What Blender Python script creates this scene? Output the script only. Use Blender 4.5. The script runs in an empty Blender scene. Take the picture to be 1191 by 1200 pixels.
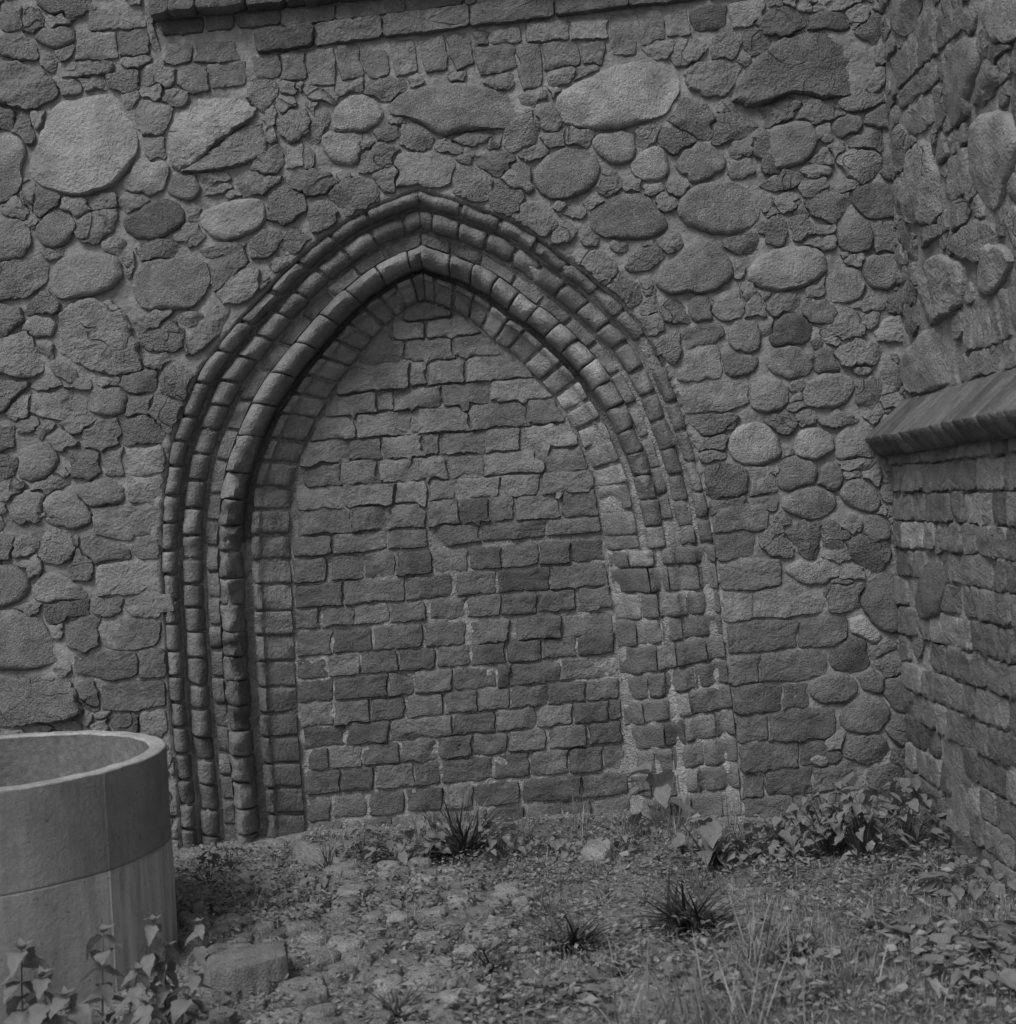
import bpy, math, random
import numpy as np
from mathutils import Matrix, Vector, noise as mn

random.seed(7)
RNG = np.random.default_rng(7)
sc = bpy.context.scene
COL = sc.collection

# ------------------------------------------------------------------ camera, sky, sun, exposure
F_PX, SCALE, EYE = 1600.0, 295.0, 1.29          # focal length in photo pixels, photo pixels per metre at the wall, eye height
DIST = F_PX / SCALE
ROLL = math.atan(0.06)
CR, SR = math.cos(ROLL), math.sin(ROLL)

cam_d = bpy.data.cameras.new('camera')
cam = bpy.data.objects.new('camera', cam_d)
COL.objects.link(cam)
cam.matrix_world = Matrix.Translation((0, -DIST, EYE)) @ Matrix.Rotation(math.pi / 2, 4, 'X') @ Matrix.Rotation(-ROLL, 4, 'Z')
cam_d.sensor_fit = 'VERTICAL'
cam_d.sensor_height = 56.0
cam_d.sensor_width = 56.0
cam_d.lens = 56.0 * F_PX / 1200.0
cam_d.clip_start = 0.05
cam_d.clip_end = 2000
cam_d.dof.use_dof = True
cam_d.dof.focus_distance = DIST - 0.05
cam_d.dof.aperture_fstop = 6.3
sc.camera = cam

SUN_DIR = Vector((-0.40, -0.62, 0.90)).normalized()    # towards the sun
world = bpy.data.worlds.new('World')
sc.world = world
world.use_nodes = True
wn = world.node_tree
wn.nodes.clear()
sky = wn.nodes.new('ShaderNodeTexSky')
sky.sky_type = 'NISHITA'
sky.sun_disc = False
sky.sun_elevation = math.asin(SUN_DIR.z)
sky.sun_rotation = math.atan2(SUN_DIR.x, SUN_DIR.y)
sky.dust_density = 4.0
bwn = wn.nodes.new('ShaderNodeRGBToBW')
bgn = wn.nodes.new('ShaderNodeBackground')
bgn.inputs['Strength'].default_value = 0.085
won = wn.nodes.new('ShaderNodeOutputWorld')
wn.links.new(sky.outputs[0], bwn.inputs[0])
wn.links.new(bwn.outputs[0], bgn.inputs[0])
wn.links.new(bgn.outputs[0], won.inputs[0])

sun_d = bpy.data.lights.new('sun', 'SUN')
sun_d.energy = 1.5
sun_d.angle = math.radians(20)
sun_d.color = (1, 1, 1)
sun = bpy.data.objects.new('sun', sun_d)
COL.objects.link(sun)
sun.rotation_euler = SUN_DIR.to_track_quat('Z', 'Y').to_euler()

sc.cycles.max_bounces = 3
sc.cycles.diffuse_bounces = 2
sc.cycles.adaptive_threshold = 0.02
sc.cycles.glossy_bounces = 1
sc.cycles.transmission_bounces = 2
sc.view_settings.view_transform = 'Standard'
sc.view_settings.look = 'None'
sc.view_settings.gamma = 1.0
sc.view_settings.exposure = 0.24
sc.view_settings.use_curve_mapping = False


# ------------------------------------------------------------------ photo pixel -> place
def uv(px, py):
    dx, dy = px - 595.5, py - 600.0
    return (dx * CR - dy * SR) / F_PX, (-dx * SR - dy * CR) / F_PX


def on_wall(px, py, dep=0.0):                 # plane of the church wall, dep metres behind it
    u, v = uv(px, py)
    t = DIST + dep
    return u * t, EYE + v * t


def on_side(px, py, X=1.60):                  # plane of the side wall x = X -> (towards camera, height)
    u, v = uv(px, py)
    t = X / u
    return DIST - t, EYE + v * t


def on_ground(px, py, z=0.0):
    u, v = uv(px, py)
    t = (z - EYE) / v
    return u * t, t - DIST


# ------------------------------------------------------------------ materials (black-and-white film: neutral greys)
def new_mat(name):
    m = bpy.data.materials.new(name)
    m.use_nodes = True
    nt = m.node_tree
    nt.nodes.clear()
    out = nt.nodes.new('ShaderNodeOutputMaterial')
    bs = nt.nodes.new('ShaderNodeBsdfPrincipled')
    nt.links.new(bs.outputs[0], out.inputs[0])
    bs.inputs['Roughness'].default_value = 0.9
    bs.inputs['Specular IOR Level'].default_value = 0.25
    return m, nt, bs


def N(nt, typ, **kw):
    n = nt.nodes.new(typ)
    for k, v in kw.items():
        if k in n.inputs:
            n.inputs[k].default_value = v
        else:
            setattr(n, k, v)
    return n


def math_n(nt, op, a, b=None, clamp=False):
    n = nt.nodes.new('ShaderNodeMath')
    n.operation = op
    n.use_clamp = clamp
    for i, x in enumerate((a, b)):
        if x is None:
            continue
        if isinstance(x, (int, float)):
            n.inputs[i].default_value = x
        else:
            nt.links.new(x, n.inputs[i])
    return n.outputs[0]


def noise_n(nt, vec, scale, detail=4, rough=0.6, lo=0.3, hi=0.7, to0=0.0, to1=1.0, dist=0.0):
    n = N(nt, 'ShaderNodeTexNoise', Scale=scale, Detail=detail, Roughness=rough, Distortion=dist)
    nt.links.new(vec, n.inputs['Vector'])
    r = nt.nodes.new('ShaderNodeMapRange')
    r.inputs[1].default_value = lo
    r.inputs[2].default_value = hi
    r.inputs[3].default_value = to0
    r.inputs[4].default_value = to1
    nt.links.new(n.outputs['Fac'], r.inputs[0])
    return r.outputs[0]


def masonry_mat(name, base, mottles, bumps, crack=0.0, use_color=True, wear=0.0, stain=0.0):
    """mottles: (scale, lo-factor, hi-factor); bumps: (scale, metres)"""
    m, nt, bs = new_mat(name)
    geo = nt.nodes.new('ShaderNodeNewGeometry')
    pos = geo.outputs['Position']
    oi = nt.nodes.new('ShaderNodeObjectInfo')
    if use_color:                               # each piece has its own piece of grain
        va = nt.nodes.new('ShaderNodeVectorMath')
        va.operation = 'ADD'
        nt.links.new(pos, va.inputs[0])
        nt.links.new(math_n(nt, 'MULTIPLY', oi.outputs['Random'], 37.0), va.inputs[1])
        sc2 = nt.nodes.new('ShaderNodeVectorMath')
        sc2.operation = 'SCALE'
        nt.links.new(va.outputs[0], sc2.inputs[0])
        nt.links.new(math_n(nt, 'ADD', math_n(nt, 'MULTIPLY', oi.outputs['Random'], .9), .6), sc2.inputs['Scale'])
        pos = sc2.outputs[0]
    if use_color:
        bw = nt.nodes.new('ShaderNodeRGBToBW')
        nt.links.new(oi.outputs['Color'], bw.inputs[0])
        val = math_n(nt, 'MULTIPLY', bw.outputs[0], base)
    else:
        v = nt.nodes.new('ShaderNodeValue')
        v.outputs[0].default_value = base
        val = v.outputs[0]
    for sc_, a, b in mottles:
        x = noise_n(nt, pos, sc_, 4 if sc_ < 40 else 2, 0.62, 0.28, 0.72, a, b)
        if use_color and 100 < sc_ < 300:       # some stones are speckled granite, some are even
            k_ = math_n(nt, 'ADD', math_n(nt, 'MULTIPLY', oi.outputs['Random'], 1.9), .1)
            x = math_n(nt, 'ADD', 1.0, math_n(nt, 'MULTIPLY', math_n(nt, 'SUBTRACT', x, 1.0), k_))
        val = math_n(nt, 'MULTIPLY', val, x)
    if wear > 0:                                # pale lime and lichen blotches
        w = noise_n(nt, pos, 9.0, 4, 0.7, 0.60, 0.74, 0.0, wear)
        val = math_n(nt, 'ADD', val, w)
    ck = None
    if crack > 0:                               # thin wandering cracks, only here and there
        n_ = N(nt, 'ShaderNodeTexNoise', Scale=crack, Detail=2.0, Roughness=0.5, Distortion=0.1)
        nt.links.new(pos, n_.inputs['Vector'])
        d_ = math_n(nt, 'ABSOLUTE', math_n(nt, 'SUBTRACT', n_.outputs['Fac'], 0.5))
        ln = nt.nodes.new('ShaderNodeMapRange')
        for i, x in enumerate((0.003, 0.012, 1.0, 0.0)):
            ln.inputs[1 + i].default_value = x
        nt.links.new(d_, ln.inputs[0])
        ck = math_n(nt, 'MULTIPLY', ln.outputs[0], noise_n(nt, pos, crack * 1.4, 2, .5, .46, .58, 0, 1))
        val = math_n(nt, 'MULTIPLY', val, math_n(nt, 'SUBTRACT', 1.0, math_n(nt, 'MULTIPLY', ck, .3)))
    if stain > 0:                               # dark weathered crust
        val = math_n(nt, 'MULTIPLY', val, noise_n(nt, pos, 5.5, 5, .68, .50, .66, 1.0, 1.0 - stain))
    comb = nt.nodes.new('ShaderNodeCombineColor')
    for i in range(3):
        nt.links.new(val, comb.inputs[i])
    nt.links.new(comb.outputs[0], bs.inputs['Base Color'])
    h = None
    for sc_, amp in bumps:
        x = noise_n(nt, pos, sc_, 3 if sc_ < 40 else 1.5, 0.65, 0.0, 1.0, 0.0, amp)
        h = x if h is None else math_n(nt, 'ADD', h, x)
    if ck is not None:
        h = math_n(nt, 'SUBTRACT', h, math_n(nt, 'MULTIPLY', ck, .008))
    bp = nt.nodes.new('ShaderNodeBump')
    bp.inputs['Strength'].default_value = 1.0
    bp.inputs['Distance'].default_value = 1.0
    nt.links.new(h, bp.inputs['Height'])
    nt.links.new(bp.outputs[0], bs.inputs['Normal'])
    return m


M_STONE = masonry_mat('fieldstone', 1.0, ((14, 0.75, 1.2), (160, 0.72, 1.28), (480, 0.75, 1.25)), ((30, 0.010), (110, 0.008), (330, 0.004)), wear=0.06, stain=0.28)
M_ROUGH = masonry_mat('split_stone', 1.0, ((11, 0.72, 1.22), (130, 0.75, 1.25), (400, 0.78, 1.22)), ((20, 0.013), (75, 0.012), (250, 0.005)), crack=4.0, wear=0.05, stain=0.3)
M_BRICK = masonry_mat('brick', 1.0, ((10, 0.74, 1.22), (70, 0.86, 1.14), (380, 0.78, 1.22)), ((22, 0.010), (95, 0.008), (300, 0.004)), wear=0.07, stain=0.28)
M_MORTAR = masonry_mat('mortar', 0.25, ((3.0, 0.80, 1.18), (24, 0.80, 1.2), (420, 0.72, 1.28)), ((20, 0.010), (90, 0.005), (320, 0.002)), use_color=False, wear=0.09, stain=0.3)
M_LIME = masonry_mat('lime_mortar', 0.25, ((3.0, 0.7, 1.25), (24, 0.72, 1.25), (300, 0.72, 1.28)), ((24, 0.016), (90, 0.010), (300, 0.005)), use_color=False, wear=0.09)
M_DARKMORTAR = masonry_mat('sooty_mortar', 0.26, ((6.0, 0.6, 1.4), (40, 0.7, 1.3)), ((30, 0.012), (120, 0.008)), use_color=False)
M_EARTH = masonry_mat('earth', 0.23, ((2.2, 0.75, 1.25), (18, 0.7, 1.3), (130, 0.65, 1.35)), ((14, 0.02), (60, 0.02), (200, 0.008)), use_color=False)


def repointed(m, z0, z1, f0, f1):                # the lower joints were repointed in a paler mortar
    nt = m.node_tree
    comb = [n for n in nt.nodes if n.type == 'COMBINE_COLOR'][0]
    src = comb.inputs[0].links[0].from_socket
    geo = nt.nodes.new('ShaderNodeNewGeometry')
    sep = nt.nodes.new('ShaderNodeSeparateXYZ')
    nt.links.new(geo.outputs['Position'], sep.inputs[0])
    zz = math_n(nt, 'ADD', sep.outputs[2], noise_n(nt, geo.outputs['Position'], 3.0, 3, .6, 0, 1, -.5, .5))
    r = nt.nodes.new('ShaderNodeMapRange')
    for i, x in enumerate((z0, z1, f0, f1)):
        r.inputs[1 + i].default_value = x
    nt.links.new(zz, r.inputs[0])
    val = math_n(nt, 'MULTIPLY', src, r.outputs[0])
    for i in range(3):
        nt.links.new(val, comb.inputs[i])


repointed(M_LIME, 0.75, 1.35, 1.30, 0.85)


def concrete_mat():
    m, nt, bs = new_mat('cast_concrete')
    tc = nt.nodes.new('ShaderNodeTexCoord')
    pos = tc.outputs['Object']
    val = noise_n(nt, pos, 3.0, 5, 0.6, 0.3, 0.7, 0.205, 0.27)
    for s_, a, b in ((22, 0.88, 1.1), (240, 0.86, 1.14)):
        val = math_n(nt, 'MULTIPLY', val, noise_n(nt, pos, s_, 5, 0.6, 0.3, 0.7, a, b))
    mp = nt.nodes.new('ShaderNodeMapping')       # vertical lime runs below the form joint
    mp.inputs['Scale'].default_value = (1, 1, 0.12)
    nt.links.new(pos, mp.inputs[0])
    st = noise_n(nt, mp.outputs[0], 9.0, 4, 0.6, 0.46, 0.66, 0.0, 0.008)
    sep = nt.nodes.new('ShaderNodeSeparateXYZ')
    nt.links.new(pos, sep.inputs[0])
    low = nt.nodes.new('ShaderNodeMapRange')
    low.inputs[1].default_value = 0.345
    low.inputs[2].default_value = 0.335
    low.inputs[3].default_value = 0.0
    low.inputs[4].default_value = 1.0
    nt.links.new(sep.outputs[2], low.inputs[0])
    val = math_n(nt, 'ADD', val, math_n(nt, 'MULTIPLY', st, low.outputs[0]))
    run = nt.nodes.new('ShaderNodeMapRange')     # lime washed out right of the vertical seam
    for i, x in enumerate((0.36, 0.47, 0.0, 0.26)):
        run.inputs[1 + i].default_value = x
    nt.links.new(sep.outputs[0], run.inputs[0])
    patch = math_n(nt, 'MULTIPLY', math_n(nt, 'MULTIPLY', run.outputs[0], low.outputs[0]), noise_n(nt, mp.outputs[0], 16, 4, .6, .35, .62, .1, 1.0))
    val = math_n(nt, 'ADD', val, patch)
    pit = noise_n(nt, pos, 75, 1, .5, .70, .76, 1.0, .55)
    val = math_n(nt, 'MULTIPLY', val, pit)
    blot = noise_n(nt, mp.outputs[0], 7.0, 6, 0.72, 0.48, 0.72, 1.0, 0.62)
    val = math_n(nt, 'MULTIPLY', val, blot)
    comb = nt.nodes.new('ShaderNodeCombineColor')
    for i in range(3):
        nt.links.new(val, comb.inputs[i])
    nt.links.new(comb.outputs[0], bs.inputs['Base Color'])
    h = math_n(nt, 'ADD', noise_n(nt, pos, 60, 5, 0.6, 0, 1, 0, 0.003), noise_n(nt, pos, 300, 4, 0.6, 0, 1, 0, 0.0016))
    bp = nt.nodes.new('ShaderNodeBump')
    bp.inputs['Distance'].default_value = 1.0
    nt.links.new(h, bp.inputs['Height'])
    nt.links.new(bp.outputs[0], bs.inputs['Normal'])
    return m


M_CONCRETE = concrete_mat()


def leaf_mat(name, base, var=0.3):
    m, nt, bs = new_mat(name)
    geo = nt.nodes.new('ShaderNodeNewGeometry')
    r = nt.nodes.new('ShaderNodeMapRange')
    r.inputs[3].default_value = base * (1 - var)
    r.inputs[4].default_value = base * (1 + var)
    nt.links.new(geo.outputs['Random Per Island'], r.inputs[0])
    val = math_n(nt, 'MULTIPLY', r.outputs[0], noise_n(nt, geo.outputs['Position'], 60, 3, 0.5, 0.3, 0.7, 0.85, 1.15))
    comb = nt.nodes.new('ShaderNodeCombineColor')
    for i in range(3):
        nt.links.new(val, comb.inputs[i])
    nt.links.new(comb.outputs[0], bs.inputs['Base Color'])
    bs.inputs['Roughness'].default_value = 0.6
    tr = nt.nodes.new('ShaderNodeBsdfTranslucent')
    nt.links.new(comb.outputs[0], tr.inputs[0])
    mx = nt.nodes.new('ShaderNodeMixShader')
    mx.inputs[0].default_value = 0.25
    out = [n for n in nt.nodes if n.type == 'OUTPUT_MATERIAL'][0]
    nt.links.new(bs.outputs[0], mx.inputs[1])
    nt.links.new(tr.outputs[0], mx.inputs[2])
    nt.links.new(mx.outputs[0], out.inputs[0])
    return m


M_LEAF = leaf_mat('leaf', 0.185, 0.5)
M_DARKLEAF = leaf_mat('dark_blade', 0.075, 0.7)
M_GRASS = leaf_mat('grass_blade', 0.26, 0.5)
M_COVER = leaf_mat('cover_leaf', 0.22, 0.5)
M_STEM = leaf_mat('stem', 0.13, 0.3)
M_STRAW = leaf_mat('straw', 0.33, 0.25)


# ------------------------------------------------------------------ object helpers
def mesh_obj(name, verts, faces, mat, parent=None, smooth=True, loc=(0, 0, 0), sharp=0):
    me = bpy.data.meshes.new(name)
    me.from_pydata([tuple(v) for v in verts], [], faces)
    me.materials.append(mat)
    if smooth:
        me.polygons.foreach_set('use_smooth', [True] * len(me.polygons))
    me.update()
    if smooth and sharp:
        me.set_sharp_from_angle(angle=math.radians(sharp))
    o = bpy.data.objects.new(name, me)
    COL.objects.link(o)
    o.location = loc
    if parent:
        o.parent = parent
    return o


def np_mesh(name, verts, quads, mat, parent=None, smooth=True):
    """verts (n,3), quads (m,k) arrays"""
    me = bpy.data.meshes.new(name)
    k = quads.shape[1]
    me.vertices.add(len(verts))
    me.vertices.foreach_set('co', np.asarray(verts, np.float32).ravel())
    me.loops.add(quads.size)
    me.loops.foreach_set('vertex_index', quads.ravel().astype(np.int32))
    me.polygons.add(len(quads))
    me.polygons.foreach_set('loop_start', (np.arange(len(quads)) * k).astype(np.int32))
    me.polygons.foreach_set('use_smooth', np.full(len(quads), smooth))
    me.materials.append(mat)
    me.update(calc_edges=True)
    o = bpy.data.objects.new(name, me)
    COL.objects.link(o)
    if parent:
        o.parent = parent
    return o


def thing(name, label, cat, loc=(0, 0, 0), group=None):
    o = bpy.data.objects.new(name, None)
    o.empty_display_size = 0.1
    COL.objects.link(o)
    o.location = loc
    return tag(o, label, cat, group)


def tag(o, label=None, cat=None, group=None, kind=None):
    if label:
        o['label'] = label
    if cat:
        o['category'] = cat
    if group:
        o['group'] = group
    if kind:
        o['kind'] = kind
    return o


def adopt(o, parent):                       # parent with the parent standing away from the origin
    o.parent = parent
    o.location = Vector(o.location) - Vector(parent.location)
    return o


TONE = {2: 0.10, 3: 0.135, 4: 0.185, 5: 0.23, 6: 0.275, 7: 0.33}


def tone(o, t, jit=0.14):
    v = t * (1 + random.uniform(-jit, jit))
    o.color = (v, v, v, 1)


_perm = RNG.random((256, 256)).astype(np.float32)


def vnoise(x, y, seed=0):
    x = x + seed * 37.7
    y = y + seed * 91.3
    xi = np.floor(x).astype(int)
    yi = np.floor(y).astype(int)
    fx = x - xi
    fy = y - yi
    fx = fx * fx * (3 - 2 * fx)
    fy = fy * fy * (3 - 2 * fy)
    a = _perm[xi & 255, yi & 255]
    b = _perm[(xi + 1) & 255, yi & 255]
    c = _perm[xi & 255, (yi + 1) & 255]
    d = _perm[(xi + 1) & 255, (yi + 1) & 255]
    return (a * (1 - fx) + b * fx) * (1 - fy) + (c * (1 - fx) + d * fx) * fy


def fbm(x, y, octs=4, seed=0, gain=0.55):
    s, a, tot = 0, 1.0, 0.0
    for i in range(octs):
        s = s + a * vnoise(x * 2 ** i, y * 2 ** i, seed + i)
        tot += a
        a *= gain
    return s / tot - 0.5


# ------------------------------------------------------------------ masonry piece: an outline in a plane grown into a solid stone or brick
def resample(P, n):
    P = np.asarray(P, float)
    Q = np.vstack([P, P[:1]])
    L = np.hypot(*np.diff(Q, axis=0).T)
    s = np.concatenate([[0], np.cumsum(L)])
    t = np.linspace(0, s[-1], n, endpoint=False)
    return np.stack([np.interp(t, s, Q[:, 0]), np.interp(t, s, Q[:, 1])], 1)


def chaikin(P, it):
    P = np.asarray(P, float)
    for _ in range(it):
        Nx = np.roll(P, -1, 0)
        P = np.stack([P * 0.75 + Nx * 0.25, P * 0.25 + Nx * 0.75], 1).reshape(-1, 2)
    return P


def area(P):
    P = np.asarray(P)
    x, y = P[:, 0], P[:, 1]
    return 0.5 * float(np.sum(x * np.roll(y, -1) - np.roll(x, -1) * y))


def piece_geo(P, kind, height, seed, fine=1.0, lift=0.0, tilt=None, grow=None, raw=False):
    """returns local verts (a, b, n) around the centroid, faces, centroid"""
    P = np.asarray(P, float)
    if area(P) < 0:
        P = P[::-1]
    per = np.sum(np.hypot(*(np.roll(P, -1, 0) - P).T))
    n = int(np.clip(per / (0.0115 / fine), 16, 76))
    if raw:
        grow = 0.0
    elif kind == 's':
        P = chaikin(P, 2 if len(P) > 6 else 1)
    elif kind == 'r':
        Nx = np.roll(P, -1, 0)
        P = np.stack([P * 0.86 + Nx * 0.14, P * 0.14 + Nx * 0.86], 1).reshape(-1, 2)
    else:
        Nx = np.roll(P, -1, 0)
        L = np.maximum(np.hypot(*(Nx - P).T), 1e-6)[:, None]
        cut = np.minimum(0.012 / L, 0.25)
        P = np.stack([P + (Nx - P) * cut, Nx - (Nx - P) * cut], 1).reshape(-1, 2)
    P = resample(P, n)
    c = P.mean(0)
    Q = P - c
    size = math.sqrt(abs(area(P)))
    jit = {'s': 0.004, 'r': 0.008, 'b': 0.0045}[kind]
    rr = np.hypot(*Q.T)
    if grow is None:
        grow = {'s': 0.011, 'r': 0.010, 'b': 0.005}[kind]
    Q *= 1 + np.minimum(grow / np.maximum(rr, .01), .2)[:, None]
    for i in range(n):
        k = mn.noise(Vector((Q[i, 0] * 28 + seed, Q[i, 1] * 28, seed * 1.7))) * jit * 1.6
        k += mn.noise(Vector((Q[i, 0] * 75 + seed, Q[i, 1] * 75, seed * 2.7))) * jit * 0.9
        Q[i] *= 1 + k / max(rr[i], 0.01)
    big = size > 0.16
    if kind == 's':
        rings = [0.985, 0.95, 0.88, 0.78, 0.64, 0.46, 0.25] if not big else [0.99, 0.965, 0.93, 0.87, 0.8, 0.71, 0.6, 0.48, 0.34, 0.18]
    elif kind == 'r':
        rings = [0.98, 0.93, 0.84, 0.7, 0.5, 0.26] if not big else [0.985, 0.95, 0.9, 0.82, 0.73, 0.62, 0.5, 0.37, 0.22]
    else:
        rings = None
    verts, faces, loops = [], [], []
    amp = {'s': 0.18, 'r': 0.26, 'b': 0.0}[kind] * height + (0.0015 if kind != 'b' else 0)
    planes = []
    if kind == 'b' and random.random() < .25:            # a spalled face
        a_ = random.uniform(0, 6.283)
        sl = random.uniform(.12, .4)
        planes.append((math.cos(a_) * sl, math.sin(a_) * sl, sl * random.uniform(.05, .5) * size * .6))
    if kind != 'b' and (kind == 'r' or size > .11):
        for _ in range(random.randint(2, 4)):
            a_ = random.uniform(0, 6.283)
            sl = random.uniform(.10, .5) * (1.0 if kind == 'r' else .6)
            off = random.uniform(.15, .75) * size * .5
            planes.append((math.cos(a_) * sl, math.sin(a_) * sl, sl * off))
    ampb = {'s': 0.0, 'r': 0.0, 'b': 0.006}[kind]
    tl = tilt if tilt is not None else (random.uniform(-.06, .06), random.uniform(-.10, .04))

    def put(pt, h, rough=1.0):
        x, y = pt
        for nx_, ny_, o_ in planes:
            h = min(h, max(height * (1.0 if kind == 's' else .92) + lift - max(0.0, nx_ * x + ny_ * y - o_), min(h, -.002)))
        v = Vector((x * 9 + seed * 3.1, y * 9, seed))
        d = mn.fractal(v, 0.9, 2.1, 4) * amp * rough
        if kind == 'r':
            d += (abs(mn.noise(v * 1.7)) * -1.0 + 0.25) * amp * 0.9 * rough
            d += (mn.cell(v * 1.1) * 0.22) * amp * rough
        if ampb:
            d += mn.fractal(Vector((x * 22 + seed * 3.1, y * 22, seed)), 0.8, 2.0, 3) * ampb * rough
        verts.append((x, y, h + d + (tl[0] * x + tl[1] * y) * rough))
        return len(verts) - 1

    loops.append([put(q * 1.0, -0.045, 0) for q in Q])
    loops.append([put(q * 1.0, -0.004 + lift + (height * 0.10 if kind != 'b' else max(0.0, height - 0.009)), 0.6 if kind != 'b' else 0.7) for q in Q])
    if kind == 'b':
        for ins, hh in ((0.005, height - 0.002), (0.014, height), (0.032, height + 0.0008)):
            R = np.hypot(*Q.T)[:, None]
            loops.append([put(q, hh + lift) for q in Q * (1 - np.minimum(ins / R, 0.5))])
        loops.append([put(q, height + lift) for q in loops and Q * 0.35])
    else:
        for t in rings:
            if kind == 's':
                hh = height * (1 - t ** 9.0) ** 0.6
            else:
                hh = height * (1 - t ** 14) ** 0.5
            loops.append([put(q * t, hh + lift) for q in Q])
    for a, b in zip(loops[:-1], loops[1:]):
        for i in range(n):
            j = (i + 1) % n
            faces.append((a[i], a[j], b[j], b[i]))
    ce = put((0.0, 0.0), height + lift)
    last = loops[-1]
    for i in range(n):
        faces.append((last[i], last[(i + 1) % n], ce))
    return verts, faces, c


MAIN = (Vector((0, 0, 0)), Vector((1, 0, 0)), Vector((0, 0, 1)), Vector((0, -1, 0)))


def plane_at(org, a, b, nrm):
    return (Vector(org), Vector(a), Vector(b), Vector(nrm))


def to_place(plane, x, y, h):
    o, a, b, nn = plane
    return o + a * x + b * y + nn * h


SEED = [1.0]


def piece(name, P, kind, height, plane, mat, parent, tn, fine=1.0, lift=0.0, tilt=None, jit=0.14, raw=False):
    SEED[0] += 1.37
    v, f, c = piece_geo(P, kind, height, SEED[0], fine, lift, tilt, None, raw)
    o, a, b, nn = plane
    vv = [a * x + b * y + nn * z for x, y, z in v]
    ob = mesh_obj(name, vv, f, mat, None, True, to_place(plane, c[0], c[1], 0), 32)
    tone(ob, tn, jit)
    adopt(ob, parent)
    return ob


class Merge:                                 # many tiny pieces joined into one part
    def __init__(self):
        self.v, self.f = [], []

    def add(self, P, kind, height, plane, lift=0.0, raw=False):
        SEED[0] += 1.37
        v, f, c = piece_geo(P, kind, height, SEED[0], 0.8, lift, None, None, raw)
        k = len(self.v)
        self.v += [to_place(plane, c[0] + x, c[1] + y, z) for x, y, z in v]
        self.f += [tuple(i + k for i in q) for q in f]


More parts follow.
